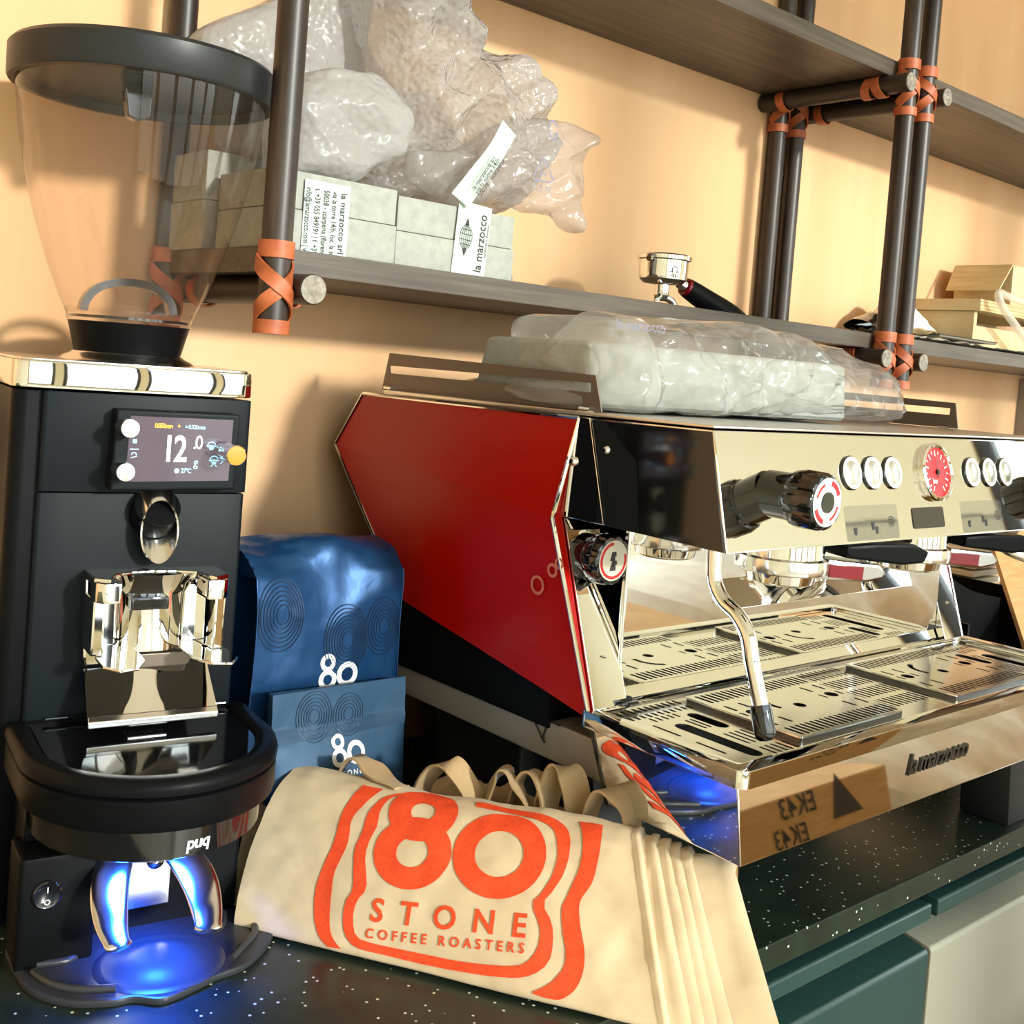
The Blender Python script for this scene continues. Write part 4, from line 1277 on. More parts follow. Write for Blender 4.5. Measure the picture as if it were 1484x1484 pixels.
for pts in ([(-0.092, -0.008), (-0.083, -0.030), (-0.066, -0.046), (-0.040, -0.056)], [(-0.088, 0.002), (-0.062, 0.000), (-0.050, 0.020)], [(0.052, -0.050), (0.066, -0.036), (0.084, -0.016), (0.090, 0.010)], [(0.050, -0.004), (0.062, 0.006), (0.070, 0.026)]):
    c = catmull(pts, 6)
    rib.tube([(x, y, 0.0075) for x, y in c], 0.0032, 8)
tpart('rib', rib, M['plate'], bp, smooth=60, kind='stuff')

# ================================================================== coffee bags
def logo80(par, put, cx, cz, h, mat, stone=None):
    """the 8 of two rings and the larger 0, h = height of the 8"""
    lg = MB()
    annulus(lg, cx - 0.36 * h, cz - 0.21 * h, 0.145 * h, 0.29 * h, 32, put)
    annulus(lg, cx - 0.36 * h, cz + 0.26 * h, 0.115 * h, 0.245 * h, 32, put)
    annulus(lg, cx + 0.29 * h, cz - 0.13 * h, 0.20 * h, 0.355 * h, 40, put)
    part('logo', lg, mat, par, smooth=0, label='white printed 80')
    if stone:
        for txt, dz, sz in stone:
            t = text_mb(txt, sz, flat=True, bold=0.01, spacing=1.35)
            t.v = [put(cx + x, cz + dz + y) for x, y, z in t.v]
            part('lettering', t, mat, par, smooth=0)

def big_bag():
    b = empty('coffee_bag', 'large glossy blue coffee bag with creased folded top', 'coffee bag', (-0.128, -0.21, 0.90))
    x0, x1, zt = -0.211, -0.041, 1.186
    yf, yb = -0.2466, -0.163
    nu, nv = 56, 60
    def front(u, v):
        x = x0 + (x1 - x0) * u
        z = 0.901 + (zt - 0.901) * v
        e = min(u, 1 - u)
        y = yf - 0.004 * math.sin(math.pi * u) * math.sin(math.pi * min(v * 1.2, 1))
        crease = zt - 0.012 - 0.040 * math.exp(-((u - 0.45) / 0.30) ** 2)
        y += 0.010 * max(0, (z - crease) / 0.05)
        y += 0.0016 * nz(x, 0, z, 16) * min(1, e * 8)
        x += 0.002 * nz(0, 3, z, 12) * (1 if u > 0.5 else -1) * abs(2 * u - 1)
        return Vector((x, y, z))
    def full(s, t):
        """s around: front, right gusset, back, left gusset ; t up"""
        return front(s, t)
    f = MB().grid(front, nu, nv)
    # folded top: from the front crease back to the rolled edge
    def top(u, v):
        p = front(u, 1.0)
        q = Vector((x0 - 0.004 + (x1 + 0.012 - x0) * u - 0.006, -0.186, 1.2155 + 0.003 * math.sin(5 * u)))
        r = p.lerp(q, v)
        bulge = math.sin(math.pi * v) * (0.007 + 0.012 * math.exp(-((u - 0.55) / 0.25) ** 2) - 0.004 * math.exp(-((u - 0.18) / 0.1) ** 2))
        r.z += bulge * 0.9 + 0.0028 * nz(r.x, r.y * 2, 1, 30) * math.sin(math.pi * v)
        r.y -= bulge * 0.7
        return r
    f.grid(top, nu, 18)
    def back(u, v):
        p = top(u, 1.0)
        return Vector((p.x, yb - 0.02 * v * 0 if v < 1 else yb, p.z + (0.901 - p.z) * v)) if v > 0 else p
    f.grid(back, nu, 6)
    def side(sx):
        def g(u, v):
            z = 0.901 + (zt - 0.901) * v
            a = front(1.0 if sx > 0 else 0.0, v)
            bq = back(1.0 if sx > 0 else 0.0, max(0.02, 1 - v))
            p = a.lerp(Vector((bq.x, yb, z)), u)
            p.x -= sx * 0.010 * math.sin(math.pi * u) * (0.4 + 0.6 * v)
            return p
        return g
    f.grid(side(-1), 10, nv)
    f.grid(side(1), 10, nv)
    for sx, uu in ((-1, 0.0), (1, 1.0)):
        a = [front(uu, 1.0)] + [top(uu, k / 6) for k in range(1, 7)] + [Vector((back(uu, 0.02).x, yb, zt))]
        f.add(a, [tuple(range(len(a)))])
    body = part('pouch', f, M['foil'], b, smooth=60, merge=1e-4)
    # bright piped seams
    sm_ = MB()
    for uu in (0.0, 1.0):
        sm_.tube([front(uu, k / 30) + Vector((0, -0.0004, 0)) for k in range(31)], 0.0009, 6)
    part('seam', sm_, M['foil'], body)
    put = lambda a, c: front((a - x0) / (x1 - x0), (c - 0.901) / (zt - 0.901)) + Vector((0, -0.0007, 0))
    # line drawing of coffee cherries: nested ovals
    dr = MB()
    for cx, cz, rx, rz, n in ((-0.108, 1.118, 0.026, 0.036, 8), (-0.063, 1.128, 0.021, 0.030, 6), (-0.185, 1.150, 0.026, 0.036, 7)):
        for k in range(n):
            q = 1 - k / n * 0.85
            pts = [put(max(x0 + .002, min(x1 - .002, cx + rx * q * math.cos(a) + 0.003 * k / n)), min(zt, cz + rz * q * math.sin(a))) for a in [2 * math.pi * i / 40 for i in range(41)]]
            for i in range(40):
                p, r = pts[i], pts[i + 1]
                d = (r - p)
                if d.length < 1e-6:
                    continue
                s_ = d.normalized().cross(Vector((0, -1, 0))) * 0.0006
                dr.add([p - s_, r - s_, r + s_, p + s_], [(0, 1, 2, 3)])
    part('drawing', dr, M['foil_print'], body, smooth=0, label='dark line drawing')
    logo80(body, put, -0.1155, 1.088, 0.036, M['white_print'])
    return b
big_bag()

def small_bag():
    b = empty('coffee_bag', 'small dusty blue zip pouch in front of the large blue bag', 'coffee bag', (-0.127, -0.285, 0.90))
    A, B = Vector((-0.2065, -0.281, 1.083)), Vector((-0.049, -0.273, 1.080))
    def front(u, v):
        p = A.lerp(B, u)
        w_ = 1.0 + 0.012 * math.sin(math.pi * min(1, (1 - v) * 1.2))
        p.x = -0.127 + (p.x + 0.127) * w_
        z = 0.901 + (p.z - 0.901) * v
        th = 0.022 * (math.sin(math.pi * u) ** 0.6) * max(0, 1 - (v / 0.78) ** 3) if v < 0.78 else 0
        y = p.y - th - 0.0012 * nz(p.x, 2, z, 18)
        if 0.74 < v < 0.80:
            y -= 0.0012
        return Vector((p.x, y - 0.012 * (1 - v), z))
    def back(u, v):
        q = front(u, v)
        return Vector((q.x, -0.2722 + 0.002 * (1 - v) - (0.012 * (1 - v)), q.z))
    f = MB().grid(front, 40, 48).grid(back, 12, 12)
    for u in (0.0, 1.0):
        f.grid(lambda i, j, u=u: front(u, j).lerp(back(u, j), i), 2, 48)
    f.grid(lambda i, j: front(i, 1.0).lerp(back(i, 1.0), j), 40, 1)
    body = part('pouch', f, M['foil_small'], b, smooth=50, merge=1e-4)
    put = lambda a, c: front((a + 0.2065) / 0.1575, (c - 0.901) / 0.18) + Vector((0, -0.0008, 0))
    zp = MB()
    zp.grid(lambda i, j: put(-0.203 + 0.151 * i, 1.0475 - 0.0125 * j) , 30, 3)
    part('zip_band', zp, M['foil_print_small'], body, smooth=0, label='darker zip band')
    dr = MB()
    for cx, cz, rx, rz, n in ((-0.160, 1.056, 0.020, 0.024, 6), (-0.120, 1.053, 0.018, 0.020, 5)):
        for k in range(n):
            q = 1 - k / n * 0.85
            pts = [put(cx + rx * q * math.cos(a), min(1.079, cz + rz * q * math.sin(a))) + Vector((0, -0.0002, 0)) for a in [2 * math.pi * i / 32 for i in range(33)]]
            for i in range(32):
                d = pts[i + 1] - pts[i]
                if d.length < 1e-6:
                    continue
                s_ = d.normalized().cross(Vector((0, -1, 0))) * 0.0005
                dr.add([pts[i] - s_, pts[i + 1] - s_, pts[i + 1] + s_, pts[i] + s_], [(0, 1, 2, 3)])
    part('drawing', dr, M['foil_print_small'], body, smooth=0)
    logo80(body, put, -0.1245, 1.0215, 0.030, M['white_print'], [('STONE', -0.0215, 0.0072), ('COFFEE ROASTERS', -0.030, 0.0030)])
    return b
small_bag()

# ================================================================== folded tote bag with the orange print
TE = Vector((0.5271, -0.8498, 0)).normalized()
TB = Vector((0.8498, 0.5271, 0)).normalized()
TP = Vector((-0.274, -0.325, 0.90))
_Q = [-0.034, -0.016, -0.006, 0.0, 0.02, 0.04, 0.06, 0.08, 0.10, 0.118, 0.131, 0.143, 0.157, 0.171, 0.186, 0.206, 0.232, 0.262]
_p = [0.026, 0.008, 0.0015, 0.0, 0.0115, 0.0229, 0.0344, 0.0459, 0.0574, 0.068, 0.0775, 0.088, 0.1015, 0.114, 0.123, 0.129, 0.131, 0.127]
_z = [0.0012, 0.0012, 0.003, 0.0060, 0.0214, 0.0378, 0.0541, 0.0705, 0.0869, 0.1012, 0.1100, 0.1150, 0.1165, 0.1110, 0.0990, 0.080, 0.047, 0.006]
_q = np.linspace(_Q[0], _Q[-1], 400)
_sm = np.ones(17) / 17
def _smooth(a):
    b = np.interp(_q, _Q, a)
    c = np.convolve(np.pad(b, 8, mode='edge'), _sm, 'valid')
    return c
_ps, _zs = _smooth(_p), np.maximum(_smooth(_z), 0.0012)
def grow_blend(q):
    return max(0.0, min(1.0, q / 0.14))
def tote_pt(s, q, off=0.0, _f=None):
    p, z = float(np.interp(q, _q, _ps)), float(np.interp(q, _q, _zs))
    dq = 0.003
    t = np.array((np.interp(q + dq, _q, _ps) - np.interp(q - dq, _q, _ps), np.interp(q + dq, _q, _zs) - np.interp(q - dq, _q, _zs)))
    t /= max(np.linalg.norm(t), 1e-9)
    n2 = np.array((-t[1], t[0]))
    o = off
    if q > -0.012:
        bl = min(1.0, (q + 0.012) / 0.02)
        o += bl * 0.0030 * nz(s, q * 0.7, 1.7, 13, 3) + bl * 0.0008 * nz(s, q * 3, 4.2, 40, 2) + 0.0025 * math.sin(math.pi * max(0, min(1, q / 0.14)))
    z = z * (1.0 + (-0.03 + 0.06 * max(0, min(1, s / 0.42))) * grow_blend(q))
    return TP + TE * s + TB * (p + n2[0] * o) + Vector((0, 0, max(z + n2[1] * o, 0.001)))

tote = empty('tote_bag', 'natural canvas tote bag folded flat with orange 80 Stone print', 'tote bag', (-0.10, -0.45, 0.90))
def shell(s0, s1, off, hem=0.0022, slant=0.35):
    def fn(i, j):
        q = _Q[0] + (_Q[-1] - _Q[0]) * j
        qq = max(0.0, min(0.14, q))
        a = s0 + 0.030 * (1 - qq / 0.14) ** 2 + 0.030 * (qq / 0.14)
        b = s1 + slant * (0.14 - qq)
        s = a + (b - a) * (i ** 1.0)
        h = 0.0
        if s > b - 0.009:
            h = hem
        o = off + h
        if s > b - 0.0005:
            o = off - 0.004
        if off < 0:
            c = TP + TE * s + TB * 0.072 + Vector((0, 0, 0.048))
            P = tote_pt(s, q, h)
            return c + (P - c) * (1 + o * 11 - h * 11)
        return tote_pt(s, q, o)
    return fn
main_shell = MB().grid(shell(-0.012, 0.352, 0.0), 110, 110)
tb_ = part('body', main_shell, M['canvas'], tote, smooth=80, merge=0)
for k, (a, b, off) in enumerate(((0.0, 0.366, -0.0035), (0.0, 0.377, -0.0060), (0.0, 0.386, -0.0085), (0.0, 0.396, -0.0115), (0.0, 0.432, -0.0150))):
    part('fold', MB().grid(shell(0.30, b, off), 16, 80), M['canvas'], tote, smooth=80, merge=0)
# inner filling that closes the roll at both ends
def core(i, j):
    q = _Q[0] + (_Q[-1] - _Q[0]) * j
    return tote_pt(0.022 + 0.40 * i, q, -0.018)
def inner_pt(s, q, k):
    c = TP + TE * s + TB * 0.072 + Vector((0, 0, 0.048))
    P = tote_pt(s, q)
    return c + (P - c) * (1 - k)
cr = MB().rings([[inner_pt(s, _Q[0] + (_Q[-1] - _Q[0]) * j / 60, 0.22) for j in range(61)] for s in (0.05, 0.2, 0.40, 0.425)])
part('filling', cr, M['canvas'], tote, smooth=60)
# flap hanging at the left end
def flap(i, j):
    q = 0.003 + 0.135 * j
    s = 0.035 - 0.042 * i + 0.02 * (1 - j)
    P = tote_pt(0.03, q, -0.006 - 0.012 * i)
    P = P + TE * (s - 0.03) + Vector((0, 0, -0.012 * i * j))
    P.z = max(P.z, 0.9095)
    return P
def two_sided(fn, nu, nv, th):
    m_ = MB().grid(fn, nu, nv)
    n0 = len(m_.v)
    m2 = MB().grid(lambda i, j: fn(i, j) - Vector((0, 0, th)), nu, nv)
    m_.add(m2.v, [tuple(reversed(f)) for f in m2.f])
    return m_
part('fold', two_sided(flap, 10, 20, 0.003), M['canvas'], tote, smooth=80)
def flap2(i, j):
    q = 0.012 + 0.115 * j
    s = 0.035 - 0.060 * i + 0.02 * (1 - j)
    P = tote_pt(0.03, q, -0.012 - 0.014 * i)
    P = P + TE * (s - 0.03) + Vector((0, 0, -0.016 * i * j))
    P.z = max(P.z, 0.909)
    return P
part('fold', two_sided(flap2, 10, 20, 0.003), M['canvas'], tote, smooth=80)

# ---- the print
def print_part(name, mb, mat, step=0.004, lift=0.0009, label=None):
    bm = bmesh.new()
    vs = [bm.verts.new((v[0], v[1], 0)) for v in mb.v]
    for f in mb.f:
        try:
            bm.faces.new([vs[i] for i in f])
        except ValueError:
            pass
    bmesh.ops.remove_doubles(bm, verts=bm.verts, dist=1e-6)
    xs = [v.co.x for v in bm.verts]
    ys = [v.co.y for v in bm.verts]
    for ax, lo_, hi_ in ((0, min(xs), max(xs)), (1, min(ys), max(ys))):
        c = math.floor(lo_ / step) * step + step
        while c < hi_:
            co = (c, 0, 0) if ax == 0 else (0, c, 0)
            no = (1, 0, 0) if ax == 0 else (0, 1, 0)
            bmesh.ops.bisect_plane(bm, geom=bm.verts[:] + bm.edges[:] + bm.faces[:], plane_co=co, plane_no=no, dist=1e-7)
            c += step
    out = MB()
    bm.verts.ensure_lookup_table()
    out.v = [tuple(tote_pt(v.co.x, v.co.y, lift)) for v in bm.verts]
    out.f = [tuple(v.index for v in f.verts) for f in bm.faces]
    bm.free()
    return part(name, out, mat, tb_, smooth=80, merge=0, label=label)
def band(outer, inner):
    n = 70
    def res(pts):
        P = np.array(catmull([(a / 1000, b / 1000) for a, b in pts], 8))
        L = np.concatenate([[0], np.cumsum(np.hypot(*np.diff(P, axis=0).T))])
        t = np.linspace(0, L[-1], n)
        return np.stack([np.interp(t, L, P[:, 0]), np.interp(t, L, P[:, 1])], 1)
    a, b = res(outer), res(inner)
    mb = MB()
    rr = [[tuple(a[i]) + (0,), tuple(a[i] * .5 + b[i] * .5) + (0,), tuple(b[i]) + (0,)] for i in range(n)]
    mb.rings(rr, False, False, close=False)
    return mb
PR_ = M['orange_print']
print_part('printed_stripe', band([(134, 142), (118, 133), (109, 116), (109, 98), (107, 83), (111, 67), (116, 49), (113, 39), (115, 24), (122, 11), (135, 5), (158, 5), (185, 5), (218, 6), (249, 8), (274, 12), (288, 19), (296, 30), (296, 44), (292, 58), (282, 70), (287, 80), (294, 97), (295, 115), (291, 130), (280, 140), (259, 145), (235, 147), (215, 148), (201, 148)],
                                  [(140, 142), (125, 134), (119, 120), (121, 105), (118, 90), (119, 77), (125, 62), (128, 51), (123, 41), (123, 29), (129, 15), (138, 12), (160, 12), (189, 13), (222, 14), (253, 17), (272, 21), (280, 27), (285, 39), (283, 53), (273, 68), (278, 77), (284, 91), (286, 107), (282, 122), (275, 132), (260, 137), (236, 140), (215, 141), (202, 141)]), PR_)
print_part('printed_stripe', band([(93, 141), (85, 112), (86, 87), (83, 64), (82, 45), (87, 25), (96, 9), (108, 0)], [(113, 142), (103, 123), (96, 106), (99, 85), (95, 60), (98, 42), (102, 25), (108, 11), (120, 1)]), PR_)
print_part('printed_stripe', band([(317, 145), (320, 120), (319, 95), (312, 79), (314, 65), (323, 41), (324, 25), (320, 13), (311, 4), (300, 2), (288, 3)], [(296, 145), (304, 126), (306, 105), (301, 83), (298, 70), (302, 54), (308, 38), (308, 27), (301, 15), (293, 8), (288, 5)]), PR_)
def squash(mb, cx, cy, kx, ky, rot):
    """turn circles into the slightly flattened printed shapes"""
    c_, s_ = math.cos(rot), math.sin(rot)
    out = []
    for x, y, z in mb.v:
        a_, b_ = (x - cx), (y - cy)
        a_, b_ = a_ * kx, b_ * ky
        out.append((cx + a_ * c_ - b_ * s_, cy + a_ * s_ + b_ * c_, z))
    mb.v = out
    return mb
d = squash(annulus(MB(), 0.1595, 0.0890, 0.0145, 0.0350), 0.1595, 0.089, 1.0, 0.88, 0.10)
d2 = squash(annulus(MB(), 0.1580, 0.1255, 0.0110, 0.0315), 0.158, 0.1255, 1.0, 0.86, 0.10)
d.add(d2.v, d2.f)
print_part('printed_digit', d, PR_, label='printed orange 8')
print_part('printed_digit', squash(annulus(MB(), 0.2355, 0.1020, 0.0215, 0.0410, 60), 0.2355, 0.102, 1.0, 0.885, 0.10), PR_, label='printed orange 0')
def word(txt, c, size, width, ang, bold):
    t = text_mb(txt, size, flat=True, bold=bold, spacing=1.0)
    xs = [v[0] for v in t.v]
    W0 = max(xs) - min(xs)
    # stretch the tracking, not the letters
    n = len(txt)
    lo_ = size * 0.62
    k = 1.0 + (width - W0) / (n - 1) / (size * 0.56)
    t = text_mb(txt, size, flat=True, bold=bold, spacing=k)
    xs = [v[0] for v in t.v]
    mid = (max(xs) + min(xs)) / 2
    ca, sa = math.cos(ang), math.sin(ang)
    t.v = [(c[0] + (x - mid) * ca - y * sa, c[1] + (x - mid) * sa + y * ca, 0) for x, y, z in t.v]
    return t
print_part('printed_word', word('STONE', (0.2050, 0.0430), 0.0255, 0.142, 0.105, 0.022), PR_, label='printed orange word STONE')
print_part('printed_word', word('COFFEE ROASTERS', (0.2060, 0.0258), 0.0108, 0.143, 0.118, 0.02), PR_, label='printed orange words COFFEE ROASTERS')

# handles looping up behind the ridge
def strap_loop(pts, wid, tilt, mat=None):
    c = catmull(pts, 8)
    P = [TP + TE * a + TB * b + Vector((0, 0, z)) for a, b, z in c]
    nr = []
    for i in range(len(P)):
        t = (P[min(i + 1, len(P) - 1)] - P[max(i - 1, 0)]).normalized()
        sd = (TB * math.cos(tilt) + TE * math.sin(tilt) + Vector((0, 0, 0.25 * math.sin(i * 0.3))))
        nr.append(t.cross(sd))
    m_ = MB().ribbon(P, nr, wid, 0.0022)
    return part('handle', m_, M['canvas_dark'], tote2, smooth=60)
tote2 = empty('tote_bag', 'crumpled khaki canvas tote with looped handles behind the printed bag', 'tote bag', (0.02, -0.42, 0.90))
lump = MB()
def lmp(i, j):
    a = 2 * math.pi * j
    s = 0.07 + 0.25 * i
    r = 0.040 * (math.sin(math.pi * max(0.02, min(0.98, i))) ** 0.4)
    k = 1 + 0.28 * nz(s, math.cos(a) * 0.05, math.sin(a) * 0.05, 26, 3)
    P = TP + TE * s + TB * (0.172 + r * 0.80 * k * math.cos(a)) + Vector((0, 0, max(0.0012, 0.050 + 1.25 * r * k * math.sin(a))))
    return P
lump.grid(lmp, 50, 40, cv=True)
part('body', lump, M['canvas_dark'], tote2, smooth=80)
strap_loop([(0.128, 0.150, 0.05), (0.130, 0.142, 0.094), (0.144, 0.136, 0.120), (0.160, 0.132, 0.1300), (0.174, 0.134, 0.117), (0.184, 0.142, 0.094), (0.188, 0.150, 0.06)], 0.024, 0.5)
strap_loop([(0.184, 0.155, 0.06), (0.196, 0.147, 0.104), (0.210, 0.140, 0.129), (0.222, 0.136, 0.123), (0.236, 0.134, 0.104), (0.242, 0.142, 0.07)], 0.026, -0.35)
strap_loop([(0.214, 0.155, 0.07), (0.224, 0.149, 0.119), (0.238, 0.144, 0.132), (0.252, 0.140, 0.116), (0.256, 0.14, 0.075)], 0.026, 0.2)
strap_loop([(0.246, 0.152, 0.06), (0.254, 0.146, 0.114), (0.264, 0.141, 0.142), (0.276, 0.137, 0.136), (0.284, 0.135, 0.109), (0.287, 0.138, 0.06)], 0.028, 0.75)
strap_loop([(0.291, 0.140, 0.05), (0.297, 0.130, 0.105), (0.308, 0.122, 0.134), (0.322, 0.116, 0.138), (0.336, 0.114, 0.122), (0.342, 0.118, 0.06)], 0.028, 0.35)
h2 = MB()
tote2_keep = tote2
tote2 = tote
strap_loop([(0.048, 0.122, 0.085), (0.057, 0.118, 0.110), (0.073, 0.112, 0.1265), (0.090, 0.108, 0.122), (0.108, 0.102, 0.1155), (0.126, 0.098, 0.1125)], 0.026, -0.15)
tote2 = tote2_keep

# ================================================================== things on the shelf
SH = 1.5031
def foam_block(x0, x1, y0, y1, h, label, seam):
    b = empty('foam_block', label, 'foam block', ((x0 + x1) / 2, (y0 + y1) / 2, SH), group='white foam blocks on the shelf')
    part('slab', MB().box(x0, x1, y0, y1, SH, SH + h * seam - .0002), M['foam'], b, bevel=0.0018)
    part('slab', MB().box(x0 + .001, x1 - .001, y0 + .0015, y1, SH + h * seam + .0002, SH + h), M['foam'], b, bevel=0.0018)
    return b
f1 = foam_block(-0.215, -0.068, -0.226, -0.115, 0.077, 'white foam block with an address label, beside the front left post', 0.52)
f2 = foam_block(-0.0655, 0.098, -0.222, -0.115, 0.073, 'white foam block with the upright la marzocco globe label', 0.5)
foam_block(-0.226, -0.072, -0.108, -0.02, 0.102, 'white foam block standing at the back of the shelf behind the left post', 0.5)
def label_strip(par, o, right, up, wd, hg, lines, globe=False):
    T = frame(o, right, up)
    m_ = MB().grid(lambda i, j: T @ Vector(((i - .5) * wd, (j - .5) * hg, 0.0006 * math.sin(j * 9) * 0.4)), 6, 12)
    l = part('label_tape', m_, M['tape'], par, smooth=60, label='white tape with black lettering')
    for s_, (a, b), size, bold in lines:
        t = text_mb(s_, size, flat=True, bold=bold, align='LEFT')
        kx = min(1.0, 0.064 / max(v[0] for v in t.v))
        t.v = [(x * kx, y, z) for x, y, z in t.v]
        part('lettering', t.xf(T @ Matrix.Translation((a, b, 0.0008))), M['black_print'], l, smooth=0)
    if globe:
        g = MB()
        put = lambda a, b: T @ Vector((a, b, 0.0008))
        for k in (0.0, 0.45, 0.85):
            for sg in (-1, 1):
                pts = [(-0.006 + 0.0115 * k * sg * math.cos(a), 0.006 + 0.0115 * math.sin(a)) for a in [math.pi * (i / 16 - 0.5) for i in range(17)]]
                for p, q in zip(pts, pts[1:]):
                    g.add([put(p[0] - .0003, p[1]), put(p[0] + .0003, p[1]), put(q[0] + .0003, q[1]), put(q[0] - .0003, q[1])], [(0, 1, 2, 3)])
        for h in (-0.007, 0.0, 0.007):
            w2 = 0.0098 * math.sqrt(max(0.0, 1 - (h / 0.0115) ** 2))
            g.add([put(-0.006 - w2, 0.006 + h - .0003), put(-0.006 + w2, 0.006 + h - .0003), put(-0.006 + w2, 0.006 + h + .0003), put(-0.006 - w2, 0.006 + h + .0003)], [(0, 1, 2, 3)])
        for sg in (-1, 1):
            for i in range(12):
                a, b_ = i / 12, (i + 1) / 12
                g.add([put(-0.006 + sg * (0.0115 + 0.008 * a) , 0.006 - 0.004 * (1 - a) ** 2), put(-0.006 + sg * (0.0115 + 0.008 * b_), 0.006 - 0.004 * (1 - b_) ** 2),
                       put(-0.006 + sg * (0.0115 + 0.008 * b_), 0.006 + 0.004 * (1 - b_) ** 2), put(-0.006 + sg * (0.0115 + 0.008 * a), 0.006 + 0.004 * (1 - a) ** 2)], [(0, 1, 2, 3)])
        part('emblem', g, M['black_print'], l, smooth=0, label='printed globe emblem')
label_strip(f1, (-0.154, -0.2272, 1.536), (0, 0, -1), (1, 0, 0.05), 0.075, 0.052,
            [('la marzocco srl', (-0.030, 0.0185), 0.0098, 0.01), ('via la torre 14/h, loc. la to', (-0.030, 0.0085), 0.0088, 0.005), ('50038 - scarperia (florenc', (-0.030, -0.0015), 0.0088, 0.005), ('t. +39 055 849191 | f. +39', (-0.030, -0.0115), 0.0088, 0.005), ('info@lamarzocco.com | w', (-0.030, -0.0215), 0.0088, 0.005)])
label_strip(f2, (0.0345, -0.2232, 1.540), (0.06, 0, 1), (-1, 0, 0.06), 0.084, 0.047,
            [('la marzocco', (-0.0315, -0.0125), 0.0150, 0.006), ('handmade in florence', (-0.014, -0.0205), 0.0042, 0.0)], globe=False)
# globe emblem on the same tape, lying along the strip
gl = MB()
GT = frame((0.0345, -0.2240, 1.540), (0.06, 0, 1), (-1, 0, 0.06))
gput = lambda a, b: GT @ Vector((a, b, 0.0))
for k in (0.0, 0.33, 0.66, 1.0):
    for sg in (-1, 1):
        pts = [(0.004 + 0.0135 * math.sin(a), 0.009 + 0.0085 * k * sg * math.cos(a)) for a in [math.pi * (i / 16 - 0.5) for i in range(17)]]
        for p, q in zip(pts, pts[1:]):
            gl.add([gput(p[0], p[1] - .0003), gput(p[0], p[1] + .0003), gput(q[0], q[1] + .0003), gput(q[0], q[1] - .0003)], [(0, 1, 2, 3)])
for h in (-0.008, -0.003, 0.003, 0.008):
    w2 = 0.0085 * math.sqrt(max(0.0, 1 - (h / 0.0135) ** 2))
    gl.add([gput(0.004 + h - .0003, 0.009 - w2), gput(0.004 + h + .0003, 0.009 - w2), gput(0.004 + h + .0003, 0.009 + w2), gput(0.004 + h - .0003, 0.009 + w2)], [(0, 1, 2, 3)])
for sg in (-1, 1):
    gl.add([gput(0.004 + sg * 0.013, 0.006), gput(0.004 + sg * 0.021, 0.009), gput(0.004 + sg * 0.013, 0.012)], [(0, 1, 2)])
part('emblem', gl, M['black_print'], f2, smooth=0, label='printed globe emblem')

pk = single('foam_parcel', pillow([(-0.185, 1.6065), (-0.192, 1.66), (-0.218, 1.692), (-0.236, 1.715), (-0.225, 1.735), (-0.157, 1.778), (-0.085, 1.835), (-0.025, 1.860), (-0.030, 1.760), (-0.020, 1.690), (-0.012, 1.640), (-0.030, 1.612), (-0.10, 1.6065)], -0.068, 0.036, amp=0.004, scale=10, seed=2.0, edge=0.2, nr=30, na=140, fold=0.007, waves=((0.5, 0.85, 0.10, 0.1), (0.9, -0.4, 0.09, 0.6))), M['bubble_white'],
            'white padded parcel leaning on the wall behind the left post', 'parcel')
pk2 = single('padded_roll', pillow([(-0.185, 1.585), (-0.188, 1.650), (-0.160, 1.688), (-0.115, 1.697), (-0.075, 1.700), (-0.038, 1.665), (-0.045, 1.625), (-0.085, 1.602), (-0.108, 1.5815), (-0.150, 1.5812)], -0.172, 0.048, amp=0.004, scale=14, seed=5.0, edge=0.22, nr=26, na=120, fold=0.008, waves=((0.7, 0.7, 0.07, 0.3), (0.2, -1.0, 0.06, 0.0))), M['bubble_white'],
             'small white bubble-wrapped bundle lying on the left foam block', 'parcel')
bw = single('bubble_wrap', pillow([(-0.050, 1.5815), (-0.085, 1.640), (-0.050, 1.690), (-0.064, 1.760), (-0.078, 1.800), (-0.045, 1.850), (0.005, 1.850), (0.040, 1.822), (0.065, 1.795), (0.105, 1.778), (0.152, 1.780), (0.172, 1.765), (0.196, 1.735), (0.213, 1.700), (0.205, 1.66), (0.19, 1.62), (0.13, 1.588), (0.05, 1.580)], -0.125, 0.075, amp=0.007, scale=16, seed=1.0, nr=60, na=260, ridge=0.004, edge=0.45, back=0.05, fold=0.020, waves=((0.9, 0.45, 0.085, 0.1), (-0.35, 0.95, 0.11, 0.4), (0.6, -0.8, 0.052, 0.7))), M['bubble'],
            'big crumpled heap of clear bubble wrap on the shelf', 'bubble wrap')
pb = empty('poly_bag', 'clear printed plastic bag with a recycling triangle, draped beside the bubble wrap', 'plastic bag', (0.13, -0.16, 1.58))
pbm = pillow([(-0.03, 1.600), (-0.035, 1.630), (0.02, 1.640), (0.058, 1.668), (0.10, 1.690), (0.17, 1.704), (0.215, 1.702), (0.254, 1.696), (0.222, 1.680), (0.222, 1.62), (0.224, 1.578), (0.20, 1.580), (0.17, 1.590), (0.12, 1.590), (0.08, 1.596), (0.03, 1.5785)], -0.195, 0.022, c=(0.12, 1.635), amp=0.005, scale=20, seed=9.0, nr=34, na=170, ridge=0.004, edge=0.4, fold=0.010, waves=((0.8, 0.6, 0.06, 0.2), (-0.5, 0.85, 0.045, 0.5)))
part('sheet', pbm, M['poly'], pb, smooth=60)
tri = MB()
TT = frame((0.128, -0.228, 1.634), (1, 0, 0.05), (0, 0.05, 1))
tput = lambda a, b: TT @ Vector((a, b, 0))
tp_ = [(0.0, 0.017), (0.0175, -0.012), (-0.0175, -0.012)]
